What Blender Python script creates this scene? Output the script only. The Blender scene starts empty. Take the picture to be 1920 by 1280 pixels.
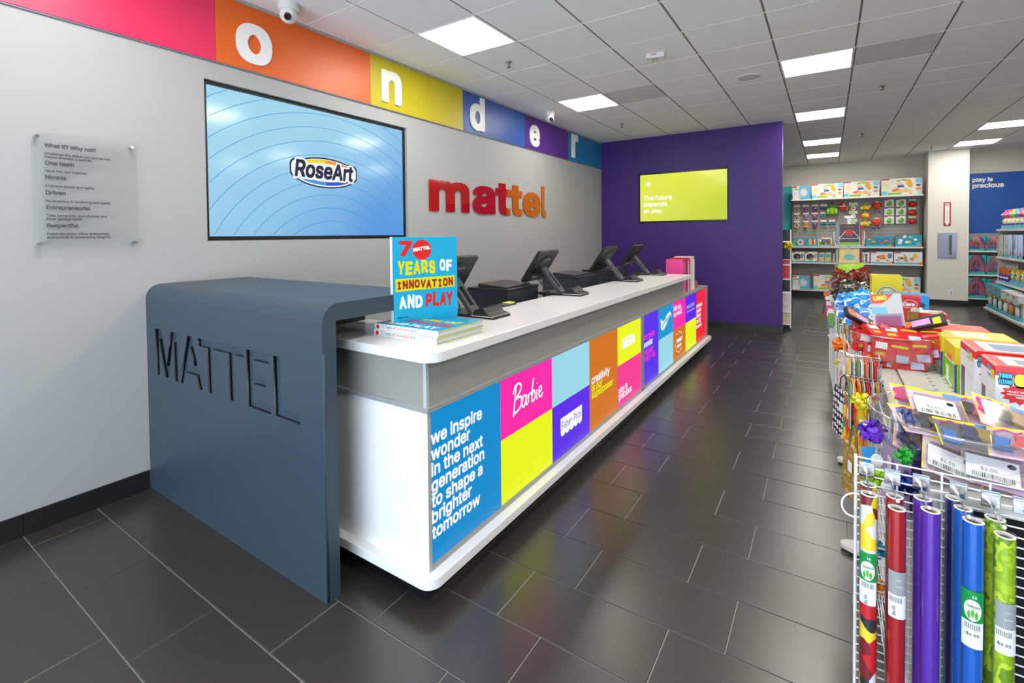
import bpy, bmesh, math, random, os
from mathutils import Matrix, Vector
from mathutils.geometry import delaunay_2d_cdt
import numpy as np
rnd = random.Random(7)
C = bpy.context.scene.collection
SC = bpy.context.scene
PI = math.pi

# ------------------------------------------------------------------ camera
YAW, PITCH, ROLL = -0.582198135, 0.0222648126, -0.00965092989
CAMX, CAMY, CAMZ = 3.528, 0.0, 1.55
FPX, PPY = 900.5056, 461.4639
def cam_axes():
    cy, sy, cp, sp = math.cos(YAW), math.sin(YAW), math.cos(PITCH), math.sin(PITCH)
    f = Vector((sy*cp, cy*cp, -sp)); r = Vector((cy, -sy, 0)); u = r.cross(f)
    c, s = math.cos(ROLL), math.sin(ROLL)
    return c*r+s*u, -s*r+c*u, f
CR, CU, CF = cam_axes()
cd = bpy.data.cameras.new('camera'); cam = bpy.data.objects.new('camera', cd); C.objects.link(cam)
cam.matrix_world = Matrix(((CR.x, CU.x, -CF.x, CAMX), (CR.y, CU.y, -CF.y, CAMY), (CR.z, CU.z, -CF.z, CAMZ), (0, 0, 0, 1)))
cd.sensor_width = 36; cd.sensor_fit = 'HORIZONTAL'; cd.lens = FPX/1920*36
cd.shift_y = (PPY-640)/1920; cd.clip_start = .05; cd.clip_end = 60
SC.camera = cam
def inframe(p, m=60):
    d = Vector(p)-Vector((CAMX, CAMY, CAMZ)); z = d.dot(CF)
    if z < .15: return False
    x = 960+FPX*d.dot(CR)/z; y = PPY-FPX*d.dot(CU)/z
    return -m < x < 1920+m and -m < y < 1280+m

# ------------------------------------------------------------------ world, light, exposure
w = bpy.data.worlds.new('sky'); SC.world = w; w.use_nodes = True
w.node_tree.nodes['Background'].inputs[0].default_value = (.62, .78, 1, 1)
w.node_tree.nodes['Background'].inputs[1].default_value = .6
SC.view_settings.view_transform = 'Standard'; SC.view_settings.look = 'None'
SC.view_settings.gamma = 1; SC.view_settings.use_curve_mapping = False
SC.view_settings.exposure = 0.3
PANEL_EMIT = 22.0
def area(name, loc, rot, sx, sy, power, col):
    l = bpy.data.lights.new(name, 'AREA'); l.shape = 'RECTANGLE'; l.size = sx; l.size_y = sy; l.energy = power; l.color = col
    o = bpy.data.objects.new(name, l); C.objects.link(o); o.location = loc; o.rotation_euler = rot
    return o
# daylight through the shop window behind the photographer (opening in wall_rear), then added fill
area('window_skylight', (2.9, -2.85, 1.7), (math.radians(80), 0, 0), 5.0, 2.2, 70, (.58, .78, 1))
area('added_ceiling_fill', (2.9, -2.85, .9), (math.radians(112), 0, 0), 5.0, 1.2, 160, (.80, .90, 1))  # added upward lamp, put in to brighten the ceiling

# ------------------------------------------------------------------ materials
def lin(c):
    c /= 255
    return c/12.92 if c <= .04045 else ((c+.055)/1.055)**2.4
def L3(rgb): return (lin(rgb[0]), lin(rgb[1]), lin(rgb[2]), 1)
MC = {}
def mat(rgb, rough=.5, metal=0, emit=0, var=.07, scale=25, bump=0, spec=.5, coat=0, bscale=None, name=None):
    key = (tuple(rgb), rough, metal, emit, var, scale, bump, spec, coat, bscale)
    if key in MC: return MC[key]
    m = bpy.data.materials.new(name or 'surface'); m.use_nodes = True
    nt = m.node_tree; b = nt.nodes['Principled BSDF']; col = L3(rgb)
    b.inputs['Roughness'].default_value = rough; b.inputs['Metallic'].default_value = metal
    b.inputs['Specular IOR Level'].default_value = spec; b.inputs['Coat Weight'].default_value = coat
    b.inputs['Base Color'].default_value = col
    if emit:
        b.inputs['Emission Color'].default_value = col; b.inputs['Emission Strength'].default_value = emit
    else:
        tc = nt.nodes.new('ShaderNodeTexCoord'); n = nt.nodes.new('ShaderNodeTexNoise')
        n.inputs['Scale'].default_value = scale; n.inputs['Detail'].default_value = 3
        nt.links.new(tc.outputs['Object'], n.inputs['Vector'])
        mx = nt.nodes.new('ShaderNodeMix'); mx.data_type = 'RGBA'
        mx.inputs['A'].default_value = tuple(v*(1-var) for v in col[:3])+(1,)
        mx.inputs['B'].default_value = tuple(min(1, v*(1+var)) for v in col[:3])+(1,)
        nt.links.new(n.outputs['Fac'], mx.inputs['Factor']); nt.links.new(mx.outputs['Result'], b.inputs['Base Color'])
        if bump:
            n2 = n
            if bscale:
                n2 = nt.nodes.new('ShaderNodeTexNoise'); n2.inputs['Scale'].default_value = bscale
                nt.links.new(tc.outputs['Object'], n2.inputs['Vector'])
            bp = nt.nodes.new('ShaderNodeBump'); bp.inputs['Strength'].default_value = bump; bp.inputs['Distance'].default_value = .004
            nt.links.new(n2.outputs['Fac'], bp.inputs['Height']); nt.links.new(bp.outputs['Normal'], b.inputs['Normal'])
    MC[key] = m
    return m
def glow(rgb, s=1.0):
    if s < 5: s *= .82
    key = ('glow', tuple(rgb), s)
    if key not in MC:
        m = bpy.data.materials.new('backlit'); m.use_nodes = True; b = m.node_tree.nodes['Principled BSDF']
        b.inputs['Base Color'].default_value = (.01, .01, .01, 1); b.inputs['Roughness'].default_value = .25; b.inputs['Specular IOR Level'].default_value = .2
        b.inputs['Emission Color'].default_value = L3(rgb); b.inputs['Emission Strength'].default_value = s
        MC[key] = m
    return MC[key]
def clear(tint=(1, 1, 1), fac=.14, rough=.05):
    key = ('clear', tint, fac, rough)
    if key in MC: return MC[key]
    m = bpy.data.materials.new('clear_plastic'); m.use_nodes = True; nt = m.node_tree
    nt.nodes.remove(nt.nodes['Principled BSDF']); out = nt.nodes['Material Output']
    t = nt.nodes.new('ShaderNodeBsdfTransparent'); t.inputs[0].default_value = (*tint, 1)
    g = nt.nodes.new('ShaderNodeBsdfGlossy'); g.inputs['Roughness'].default_value = rough
    lw = nt.nodes.new('ShaderNodeLayerWeight'); lw.inputs['Blend'].default_value = .3
    mr = nt.nodes.new('ShaderNodeMapRange'); mr.inputs['To Min'].default_value = fac*.35; mr.inputs['To Max'].default_value = min(1, fac*5)
    nt.links.new(lw.outputs['Facing'], mr.inputs['Value'])
    mx = nt.nodes.new('ShaderNodeMixShader')
    nt.links.new(mr.outputs[0], mx.inputs[0]); nt.links.new(t.outputs[0], mx.inputs[1]); nt.links.new(g.outputs[0], mx.inputs[2])
    nt.links.new(mx.outputs[0], out.inputs['Surface'])
    MC[key] = m
    return m
def patterned(kind, cols, scale=8, rough=.4):
    """printed paper: blobs or dots from a voronoi / noise texture"""
    key = ('pat', kind, tuple(cols), scale)
    if key in MC: return MC[key]
    m = bpy.data.materials.new('printed_paper'); m.use_nodes = True; nt = m.node_tree; b = nt.nodes['Principled BSDF']
    b.inputs['Roughness'].default_value = rough
    tc = nt.nodes.new('ShaderNodeTexCoord')
    cr = nt.nodes.new('ShaderNodeValToRGB'); cr.color_ramp.interpolation = 'CONSTANT'
    if kind == 'dots':
        v = nt.nodes.new('ShaderNodeTexVoronoi'); v.inputs['Scale'].default_value = scale; v.inputs['Randomness'].default_value = .25
        nt.links.new(tc.outputs['Object'], v.inputs['Vector']); nt.links.new(v.outputs['Distance'], cr.inputs[0])
        stops = [0, .36]
    elif kind == 'patch':
        v = nt.nodes.new('ShaderNodeTexVoronoi'); v.inputs['Scale'].default_value = scale
        nt.links.new(tc.outputs['Object'], v.inputs['Vector'])
        sp = nt.nodes.new('ShaderNodeSeparateColor'); nt.links.new(v.outputs['Color'], sp.inputs[0]); nt.links.new(sp.outputs[0], cr.inputs[0])
        stops = [i/len(cols) for i in range(len(cols))]
    else:
        v = nt.nodes.new('ShaderNodeTexNoise'); v.inputs['Scale'].default_value = scale; v.inputs['Detail'].default_value = 2
        nt.links.new(tc.outputs['Object'], v.inputs['Vector']); nt.links.new(v.outputs['Fac'], cr.inputs[0])
        stops = [.3+.4*i/len(cols) for i in range(len(cols))]; stops[0] = 0
    el = cr.color_ramp.elements
    while len(el) < len(cols): el.new(.5)
    for e, s, c in zip(el, stops, cols): e.position = s; e.color = L3(c)
    nt.links.new(cr.outputs[0], b.inputs['Base Color'])
    MC[key] = m
    return m

WHITE = mat((236, 236, 234), .35); BLACK = mat((22, 22, 24), .4); CHROME = mat((200, 202, 205), .15, 1)
WIRE = mat((232, 233, 235), .35); RED = mat((205, 30, 38), .4); DARKGREY = mat((60, 62, 66), .45)

# ------------------------------------------------------------------ mesh helpers
class MB:
    def __init__(s): s.v = []; s.f = []; s.m = []
    def add(s, vs, fs, mi=0):
        o = len(s.v); s.v += [tuple(p) for p in vs]
        s.f += [tuple(i+o for i in f) for f in fs]; s.m += [mi]*len(fs)
        return s
    def box(s, x0, y0, z0, x1, y1, z1, mi=0, M=None):
        vs = [Vector((x, y, z)) for z in (z0, z1) for y in (y0, y1) for x in (x0, x1)]
        if M: vs = [M @ v for v in vs]
        return s.add(vs, [(0, 2, 3, 1), (4, 5, 7, 6), (0, 1, 5, 4), (2, 6, 7, 3), (0, 4, 6, 2), (1, 3, 7, 5)], mi)
    def cyl(s, p0, p1, r0, r1=None, n=12, mi=0, caps=True, mc=None):
        r1 = r0 if r1 is None else r1
        p0, p1 = Vector(p0), Vector(p1); d = (p1-p0).normalized()
        a = d.orthogonal().normalized(); b = d.cross(a)
        vs = []
        for p, r in ((p0, r0), (p1, r1)):
            vs += [p+a*r*math.cos(2*PI*k/n)+b*r*math.sin(2*PI*k/n) for k in range(n)]
        s.add(vs, [(k, (k+1) % n, n+(k+1) % n, n+k) for k in range(n)], mi)
        if caps:
            o = len(s.v)-2*n
            s.f += [tuple(o+k for k in reversed(range(n))), tuple(o+n+k for k in range(n))]; s.m += [mi if mc is None else mc]*2
        return s
    def tube(s, pts, r, n=6, mi=0):
        pts = [Vector(p) for p in pts]; rings = []
        prev = None
        for i, p in enumerate(pts):
            d = ((pts[min(i+1, len(pts)-1)]-pts[max(i-1, 0)])).normalized()
            if prev is None: a = d.orthogonal().normalized()
            else:
                a = prev-d*prev.dot(d); a = a.normalized() if a.length > 1e-6 else d.orthogonal().normalized()
            prev = a; b = d.cross(a)
            rings += [p+a*r*math.cos(2*PI*k/n)+b*r*math.sin(2*PI*k/n) for k in range(n)]
        fs = [(i*n+k, i*n+(k+1) % n, (i+1)*n+(k+1) % n, (i+1)*n+k) for i in range(len(pts)-1) for k in range(n)]
        fs += [tuple(reversed(range(n))), tuple((len(pts)-1)*n+k for k in range(n))]
        return s.add(rings, fs, mi)
    def lathe(s, prof, n=24, c=(0, 0, 0), mi=0, sx=1, sy=1):
        vs = [(c[0]+r*math.cos(2*PI*k/n)*sx, c[1]+r*math.sin(2*PI*k/n)*sy, c[2]+z) for r, z in prof for k in range(n)]
        fs = [(i*n+k, i*n+(k+1) % n, (i+1)*n+(k+1) % n, (i+1)*n+k) for i in range(len(prof)-1) for k in range(n)]
        return s.add(vs, fs, mi)
    def ball(s, c, rx, ry=None, rz=None, n=12, mi=0):
        ry = rx if ry is None else ry; rz = rx if rz is None else rz
        k = max(4, n//2)
        prof = [(max(1e-4, math.sin(PI*i/k)), -math.cos(PI*i/k)) for i in range(k+1)]
        vs = [(c[0]+r*math.cos(2*PI*j/n)*rx, c[1]+r*math.sin(2*PI*j/n)*ry, c[2]+z*rz) for r, z in prof for j in range(n)]
        fs = [(i*n+j, i*n+(j+1) % n, (i+1)*n+(j+1) % n, (i+1)*n+j) for i in range(k) for j in range(n)]
        return s.add(vs, fs, mi)
    def prism(s, poly, d0, d1, plane='xz', mi=0, cap=None):
        """polygon extruded from d0 to d1 along the third axis"""
        if plane == 'xz': g = lambda p, d: (p[0], d, p[1])
        elif plane == 'xy': g = lambda p, d: (p[0], p[1], d)
        else: g = lambda p, d: (d, p[0], p[1])
        n = len(poly); vs = [g(p, d0) for p in poly]+[g(p, d1) for p in poly]
        fs = [(k, (k+1) % n, n+(k+1) % n, n+k) for k in range(n)]
        s.add(vs, fs, mi); o = len(s.v)-2*n
        s.f += [tuple(o+k for k in reversed(range(n))), tuple(o+n+k for k in range(n))]; s.m += [mi if cap is None else cap]*2
        return s
    def flat(s, poly, y, mi=0):
        """printed patch facing -y"""
        return s.add([(p[0], y, p[1]) for p in poly], [tuple(range(len(poly)))], mi)
    def xform(s, M): s.v = [tuple(M @ Vector(p)) for p in s.v]; return s
    def mesh(s, mats):
        me = bpy.data.meshes.new('m'); me.from_pydata(s.v, [], s.f)
        for m in mats: me.materials.append(m)
        for p, i in zip(me.polygons, s.m): p.material_index = i
        bm = bmesh.new(); bm.from_mesh(me); bmesh.ops.recalc_face_normals(bm, faces=bm.faces); bm.to_mesh(me); bm.free()
        return me
def ell(cx, cz, rx, rz, n=20, a0=0, a1=2*PI):
    return [(cx+rx*math.cos(a0+(a1-a0)*k/n), cz+rz*math.sin(a0+(a1-a0)*k/n)) for k in range(n if abs(a1-a0) > 6.28 else n+1)]
def rect(x0, z0, x1, z1): return [(x0, z0), (x1, z0), (x1, z1), (x0, z1)]
def rrect(x0, z0, x1, z1, r, n=5, corners=(1, 1, 1, 1)):
    out = []
    for (cx, cz, a, on) in ((x1-r, z1-r, 0, corners[2]), (x0+r, z1-r, PI/2, corners[3]), (x0+r, z0+r, PI, corners[0]), (x1-r, z0+r, 1.5*PI, corners[1])):
        if on: out += [(cx+r*math.cos(a+PI/2*k/n), cz+r*math.sin(a+PI/2*k/n)) for k in range(n+1)]
        else: out.append((cx+r*(1 if math.cos(a+PI/4) > 0 else -1), cz+r*(1 if math.sin(a+PI/4) > 0 else -1)))
    return out
def setp(o, label=None, cat=None, group=None, kind=None):
    if label: o['label'] = label
    if cat: o['category'] = cat
    if group: o['group'] = group
    if kind: o['kind'] = kind
    return o
def thing(name, label, cat, loc=(0, 0, 0), rz=0, group=None, rot=None):
    o = bpy.data.objects.new(name, None); C.objects.link(o); o.location = loc
    o.rotation_euler = rot if rot else (0, 0, rz); o.empty_display_size = .05
    return setp(o, label, cat, group)
def part(name, mb, mats, parent=None, bevel=0, smooth=False, label=None, stuff=False, seg=2, at=None):
    if not isinstance(mats, (list, tuple)): mats = [mats]
    me = mb.mesh(mats) if isinstance(mb, MB) else mb
    me.name = name
    o = bpy.data.objects.new(name, me); C.objects.link(o)
    if parent: o.parent = parent
    if at: o.location = at
    if smooth:
        for p in me.polygons: p.use_smooth = True
        if smooth == 'edge':
            md = o.modifiers.new('es', 'EDGE_SPLIT'); md.split_angle = math.radians(35)
    if bevel:
        md = o.modifiers.new('bevel', 'BEVEL'); md.width = bevel; md.segments = seg; md.limit_method = 'ANGLE'; md.harden_normals = False
    if label: o['label'] = label
    if stuff: o['kind'] = 'stuff'
    return o
def structure(name, mb, mats, bevel=0): return setp(part(name, mb, mats, None, bevel), kind='structure')
def solo(name, label, cat, mb, mats, loc=(0, 0, 0), rz=0, group=None, bevel=0, smooth=False, rot=None):
    o = part(name, mb, mats, None, bevel, smooth); o.location = loc; o.rotation_euler = rot if rot else (0, 0, rz)
    return setp(o, label, cat, group)
def dup(root, loc, rz=None, label=None, rot=None, group=None):
    def cp(o, par):
        c = o.copy(); C.objects.link(c); c.parent = par
        for ch in list(o.children): cp(ch, c)
        return c
    r = cp(root, None); r.location = loc
    if rz is not None: r.rotation_euler = (0, 0, rz)
    if rot is not None: r.rotation_euler = rot
    if label: r['label'] = label
    if group: r['group'] = group
    return r

# ------------------------------------------------------------------ lettering
FONT = None
try:
    FONT = bpy.data.fonts.load(os.path.join(bpy.utils.resource_path('LOCAL'), 'datafiles', 'fonts', 'Inter.woff2'))
except Exception:
    FONT = None
_gl = {}; _bar = {}
def _contours(s):
    """outline polygons (list of point lists) of a string at size 1"""
    cu = bpy.data.curves.new('t', 'FONT'); cu.body = s; cu.size = 1; cu.resolution_u = 4
    if FONT: cu.font = FONT
    ob = bpy.data.objects.new('t', cu); C.objects.link(ob)
    dg = bpy.context.evaluated_depsgraph_get(); dg.update()
    c = ob.evaluated_get(dg).to_curve(dg)
    out = []
    for sp in c.splines:
        bp = sp.bezier_points; n = len(bp)
        if n < 2:
            if len(sp.points) > 2: out.append([(p.co[0], p.co[1]) for p in sp.points])
            continue
        pts = []
        for i in range(n):
            a, b = bp[i], bp[(i+1) % n]
            p0, p1, p2, p3 = a.co, a.handle_right, b.handle_left, b.co
            straight = (p1-p0).cross(p3-p0).length < 1e-4*max(1e-3, (p3-p0).length) and (p2-p0).cross(p3-p0).length < 1e-4*max(1e-3, (p3-p0).length)
            k = 1 if straight else 5
            for j in range(k):
                t = j/k; u = 1-t
                q = p0*u**3+p1*3*u*u*t+p2*3*u*t*t+p3*t**3
                pts.append((q.x, q.y))
        out.append(pts)
    ob.to_curve_clear(); bpy.data.objects.remove(ob); bpy.data.curves.remove(cu)
    return out
def _adv(ch):
    if ch not in _bar:
        mn = lambda s: max(min(p[0] for p in c) for c in _contours(s))
        if '|' not in _bar: _bar['|0'] = mn('|'); _bar['|'] = .3
        k = 'a'+ch+'|' if ch == ' ' else ch+'|'
        _bar[ch] = mn(k)-_bar['|0']-(_adv('a') if ch == ' ' else 0)
    return _bar[ch]
def _glyph(ch, bold, fine=False):
    """triangles and outline loops of one letter, thickened by bold (nonzero winding, so overlaps fill)"""
    key = (ch, round(bold, 4), fine)
    if key in _gl: return _gl[key]
    cs = [c for c in _contours(ch) if len(c) > 2] if ch != ' ' else []
    if not cs: _gl[key] = ([], [], []); return _gl[key]
    A = np.array([p for c in cs for p in c]); B = np.array([c[(i+1) % len(c)] for c in cs for i in range(len(c))])
    st = .011 if fine else .020; pad = bold+2.5*st
    x0, z0 = A.min(0)-pad; x1, z1 = A.max(0)+pad
    gx = np.arange(x0, x1+st, st); gz = np.arange(z0, z1+st, st)
    P = np.stack(np.meshgrid(gx, gz, indexing='ij'), -1)
    d = B-A; l2 = (d**2).sum(1)+1e-12
    rel = P[:, :, None, :]-A
    t = np.clip((rel*d).sum(-1)/l2, 0, 1)
    dist = ((np.abs(rel-t[..., None]*d)**6).sum(-1)**(1/6)).min(-1)
    up = (A[:, 1] <= P[..., 1, None]) & (B[:, 1] > P[..., 1, None]); dn = (A[:, 1] > P[..., 1, None]) & (B[:, 1] <= P[..., 1, None])
    cr = d[:, 0]*rel[..., 1]-d[:, 1]*rel[..., 0]
    wn = (up & (cr > 0)).sum(-1)-(dn & (cr < 0)).sum(-1)
    F = np.where(wn != 0, dist, -dist)+bold
    nx, nz = F.shape; nxt = {}
    def E_(i, j, k, l):
        a, b = F[i, j], F[k, l]; t = a/(a-b)
        return (float(gx[i]+(gx[k]-gx[i])*t), float(gz[j]+(gz[l]-gz[j])*t))
    seg = {}
    for i in range(nx-1):
        for j in range(nz-1):
            c = [(i, j), (i+1, j), (i+1, j+1), (i, j+1)]; s = [F[q] > 0 for q in c]
            if all(s) or not any(s): continue
            ent = []; ext = []
            for k in range(4):
                a, b = c[k], c[(k+1) % 4]
                if s[k] != s[(k+1) % 4]:
                    e = (min(a, b), max(a, b)); (ext if s[k] else ent).append(e)
            if len(ent) == 1: seg[ext[0]] = ent[0]
            else:
                for k in range(4):  # ambiguous cell: cut the corners off
                    if s[k]:
                        e1 = (min(c[k-1], c[k]), max(c[k-1], c[k])); e2 = (min(c[k], c[(k+1) % 4]), max(c[k], c[(k+1) % 4]))
                        seg[e2] = e1
    loops = []
    while seg:
        s0 = next(iter(seg)); cur = s0; lp = []
        while cur in seg:
            n = seg.pop(cur); lp.append(E_(*cur[0], *cur[1])); cur = n
        if len(lp) > 3: loops.append(lp)
    def simp(p, eps):
        if len(p) < 3: return p
        a = np.array(p[0]); b = np.array(p[-1]); q = np.array(p); ab = b-a; L = np.hypot(*ab)
        dd = np.abs(ab[0]*(q[:, 1]-a[1])-ab[1]*(q[:, 0]-a[0]))/L if L > 1e-9 else np.hypot(*(q-a).T)
        k = int(dd.argmax())
        if dd[k] < eps: return [p[0], p[-1]]
        return simp(p[:k+1], eps)[:-1]+simp(p[k:], eps)
    L2 = []; ep = .0012 if fine else .0032
    for lp in loops:
        h = len(lp)//2; q = simp(lp[:h+1], ep)[:-1]+simp(lp[h:]+lp[:1], ep)[:-1]
        if len(q) >= 3: L2.append(q)
    vin = [Vector(p) for q in L2 for p in q]; ed = []; o = 0
    for q in L2: ed += [(o+k, o+(k+1) % len(q)) for k in range(len(q))]; o += len(q)
    V, E2, Fc, *_ = delaunay_2d_cdt(vin, ed, [], 0, 1e-6)
    def inside(x, z):
        c = False
        for q in L2:
            for k in range(len(q)):
                a, b = q[k], q[k-1]
                if (a[1] > z) != (b[1] > z) and x < (b[0]-a[0])*(z-a[1])/(b[1]-a[1])+a[0]: c = not c
        return c
    T = [tuple(f) for f in Fc if inside(sum(V[i].x for i in f)/len(f), sum(V[i].y for i in f)/len(f))]
    cnt = {}
    for f in T:
        for k in range(len(f)):
            e = (f[k], f[(k+1) % len(f)]); cnt[e] = 1
    bd = [e for e in cnt if (e[1], e[0]) not in cnt]
    _gl[key] = ([(v.x, v.y) for v in V], T, bd)
    return _gl[key]
def text_mb(s, x, z, w=None, h=None, y=-.001, bold=.02, depth=0, align='L', shear=0, spacing=1.0, lines=1.0, mb=None, mi=0, rot=0, hscale=None):
    """letters on the plane facing -y; x left edge, z baseline of the first line; w fits width, h = cap height"""
    mb = mb or MB(); raw = []
    for li, line in enumerate(s.split('\n')):
        px = 0
        for ch in line:
            v, f, bd = _glyph(ch, bold, bool(depth))
            if v: raw.append(([(px+a, b-1.2*li*lines) for a, b in v], f, bd))
            px += _adv(ch)*spacing
    if not raw: return mb
    x0 = min(p[0] for v, f, b in raw for p in v); x1 = max(p[0] for v, f, b in raw for p in v)
    k = w/(x1-x0) if w else None
    kz = h/.727 if h else k
    if k is None: k = kz
    if hscale: kz = k*hscale
    wid = (x1-x0)*k; ox = x if align == 'L' else (x-wid/2 if align == 'C' else x-wid)
    for v, f, bd in raw:
        q = []
        for a, b in v:
            px = (a-x0)*k+b*kz*shear; pz = b*kz
            if rot: px, pz = px*math.cos(rot)-pz*math.sin(rot), px*math.sin(rot)+pz*math.cos(rot)
            q.append((ox+px, z+pz))
        n = len(q)
        if depth:
            mb.add([(a, y-depth, b) for a, b in q]+[(a, y, b) for a, b in q], list(f)+[tuple(n+i for i in reversed(t)) for t in f]+[(a, b, n+b, n+a) for a, b in bd], mi)
        else: mb.add([(a, y, b) for a, b in q], f, mi)
    return mb
def text(parent, s, x, z, m, name='lettering', **kw):
    return part(name, text_mb(s, x, z, **kw), m, parent)
def spline(pts, n=6):
    out = []
    P = [pts[0]]+list(pts)+[pts[-1]]
    for i in range(1, len(P)-2):
        for k in range(n):
            t = k/n; a, b, c, d = P[i-1], P[i], P[i+1], P[i+2]
            out.append(tuple(.5*((2*b[j])+(-a[j]+c[j])*t+(2*a[j]-5*b[j]+4*c[j]-d[j])*t*t+(-a[j]+3*b[j]-3*c[j]+d[j])*t**3) for j in range(2)))
    out.append(tuple(pts[-1])); return out
def stroke(mb, pts, wd, y, mi=0, n=6, smooth=True):
    """a brush line of width wd on the plane facing -y"""
    p = spline(pts, n) if smooth else pts
    vs = []
    for i, q in enumerate(p):
        a, b = p[max(i-1, 0)], p[min(i+1, len(p)-1)]
        dx, dz = b[0]-a[0], b[1]-a[1]; l = math.hypot(dx, dz) or 1
        ww = (wd(i/(len(p)-1)) if callable(wd) else wd)/2
        vs += [(q[0]-dz/l*ww, y, q[1]+dx/l*ww), (q[0]+dz/l*ww, y, q[1]-dx/l*ww)]
    return mb.add(vs, [(2*i, 2*i+1, 2*i+3, 2*i+2) for i in range(len(p)-1)], mi)
SCRIPT_B = [  # the word in flowing script, unit height 1
    [(.16, .98), (.10, .5), (.02, -.08)], [(.02, .72), (.12, .97), (.33, 1.0), (.38, .78), (.14, .5)], [(.14, .5), (.38, .5), (.36, .16), (.1, .02), (.06, .12)],
    [(.62, .42), (.5, .48), (.42, .2), (.52, .08), (.63, .36)], [(.64, .46), (.62, .14), (.7, .1)],
    [(.72, .44), (.73, .12)], [(.73, .3), (.8, .46), (.86, .4)],
    [(1.0, .96), (.92, .5), (.9, .1)], [(.91, .3), (1.0, .48), (1.08, .3), (1.0, .1), (.91, .12)],
    [(1.17, .46), (1.15, .14), (1.2, .1)], [(1.19, .66), (1.2, .68)],
    [(1.27, .28), (1.4, .36), (1.38, .5), (1.29, .44), (1.28, .18), (1.38, .1), (1.48, .22)]]
def script_word(mb, x, z, w, h, y, mi=0, wd=.085, rise=0):
    for st in SCRIPT_B:
        stroke(mb, [(x+p[0]/1.48*w, z+p[1]*h+rise*p[0]/1.48) for p in st], wd*h, y, mi)
    return mb

# ------------------------------------------------------------------ room shell
CEIL = 3.25
RX0, RX1, RY0, RY1 = 0.0, 9.2, -3.0, 14.15
TILE = mat((53, 48, 43), .28, var=.18, scale=60, bump=.05, spec=.95, bscale=350, name='slate_floor_tile')
GROUT = mat((150, 146, 140), .7, name='grout')
fl = structure('floor', MB().box(-.2, RY0-.2, -.12, RX1+.2, RY1+.2, -.004), GROUT)
_tm = {}
def tile_mesh(lx, ly, m, th, ch=.0015, up=True):
    key = (round(lx, 3), round(ly, 3), m.name, up)
    if key not in _tm:
        b = MB(); a = [(ch, ch), (lx-ch, ch), (lx-ch, ly-ch), (ch, ly-ch)]; c = [(0, 0), (lx, 0), (lx, ly), (0, ly)]
        s = 1 if up else -1
        vs = [(x, y, 0) for x, y in a]+[(x, y, -s*ch) for x, y in c]+[(x, y, -s*th) for x, y in c]
        fs = [(0, 1, 2, 3)]+[(k, 4+k, 4+(k+1) % 4, (k+1) % 4) for k in range(4)]+[(4+k, 8+k, 8+(k+1) % 4, 4+(k+1) % 4) for k in range(4)]
        _tm[key] = b.add(vs, fs).mesh([m]); _tm[key].name = 'tile'
    return _tm[key]
TW, TH, GAP = .6096, .3048, .005
cand = []
row = 0
for r in range(-13, 44):
    y0 = .966-.3048+r*TH
    off = .17 if r % 2 == 0 else .575
    k = -2
    while off+k*TW < RX1:
        x0, x1 = off+k*TW, off+(k+1)*TW; k += 1
        x0, x1 = max(x0, .012), min(x1, RX1)
        ya, yb = max(y0, RY0), min(y0+TH, RY1)
        if x1-x0 < .02 or yb-ya < .02: continue
        cx, cy = (x0+x1)/2, (ya+yb)/2
        vis = any(inframe((px, py, 0), 10) for px in (x0, cx, x1) for py in (ya, cy, yb))
        if (cx < 1.9 and 1.45 < cy < 6.6) or (cx < 2.95 and cy > 8.5) or (cx > 3.75 and 1.5 < cy < 5.6) or (cx > 6 and cy < 12.2): vis = False
        cand.append(((cx-CAMX)**2+cy**2, vis, x0, ya, x1-x0-GAP, yb-ya-GAP))
vis = sorted([c for c in cand if c[1]])[:300]
vs = set(id(c) for c in vis)
for c in vis:
    o = bpy.data.objects.new('floor_tile', tile_mesh(c[4], c[5], TILE, .004)); C.objects.link(o); o.parent = fl; o.location = (c[2], c[3], rnd.uniform(-.0004, .0004))
rest = MB()
for c in cand:
    if id(c) not in vs: rest.box(c[2], c[3], -.004, c[2]+c[4], c[3]+c[5], 0)
part('floor_tile_field', rest, TILE, fl, stuff=True)

CTILE = mat((243, 242, 239), .9, var=.05, scale=120, bump=.55, bscale=140, name='mineral_ceiling_tile')
ce = structure('ceiling', MB().box(RX0-.2, RY0-.2, CEIL+.02, RX1+.2, RY1+.2, CEIL+.12), mat((205, 203, 198), .9))
GX, GY, GY0 = .622, .6265, 2.338
LIGHTS = [(1, 1), (1, 5), (5, 5), (5, 9), (5, 13), (5, 16), (9, 13), (9, 16), (5, 1), (1, -3), (5, -3), (9, 1), (9, 5), (9, 9), (9, -3), (12, 9), (12, 5)]
VENTS = [(2, 5), (6, 5)]
cfield = MB(); crs = MB(); nt_ = 0
for ci in range(0, 15):
    for ri in range(-8, 19):
        x0, y0 = ci*GX, GY0+ri*GY
        x1, y1 = min(x0+GX, RX1), min(y0+GY, RY1)
        if y0 < RY0 or x1-x0 < .05 or y1-y0 < .05: continue
        if (ci, ri) in LIGHTS or (ci, ri) in VENTS: continue
        if x1 < 2.9 and y0 > 8.5: continue
        v = any(inframe((px, py, CEIL), 20) for px in (x0, (x0+x1)/2, x1) for py in (y0, (y0+y1)/2, y1))
        gx, gy = .0075, .002
        sx = x0+.022 if x0 == 0 else x0+gx
        if not v:
            cfield.box(sx, y0+gy, CEIL, x1-gx, y1-gy, CEIL+.014); continue
        o = bpy.data.objects.new('ceiling_tile', tile_mesh(x1-gx-sx, y1-y0-2*gy, CTILE, .014, .003, up=False)); C.objects.link(o)
        o.parent = ce; o.location = (sx, y0+gy, CEIL+rnd.uniform(-.0008, .0008)); nt_ += 1
part('ceiling_tile_field', cfield, CTILE, ce, stuff=True)
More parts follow.
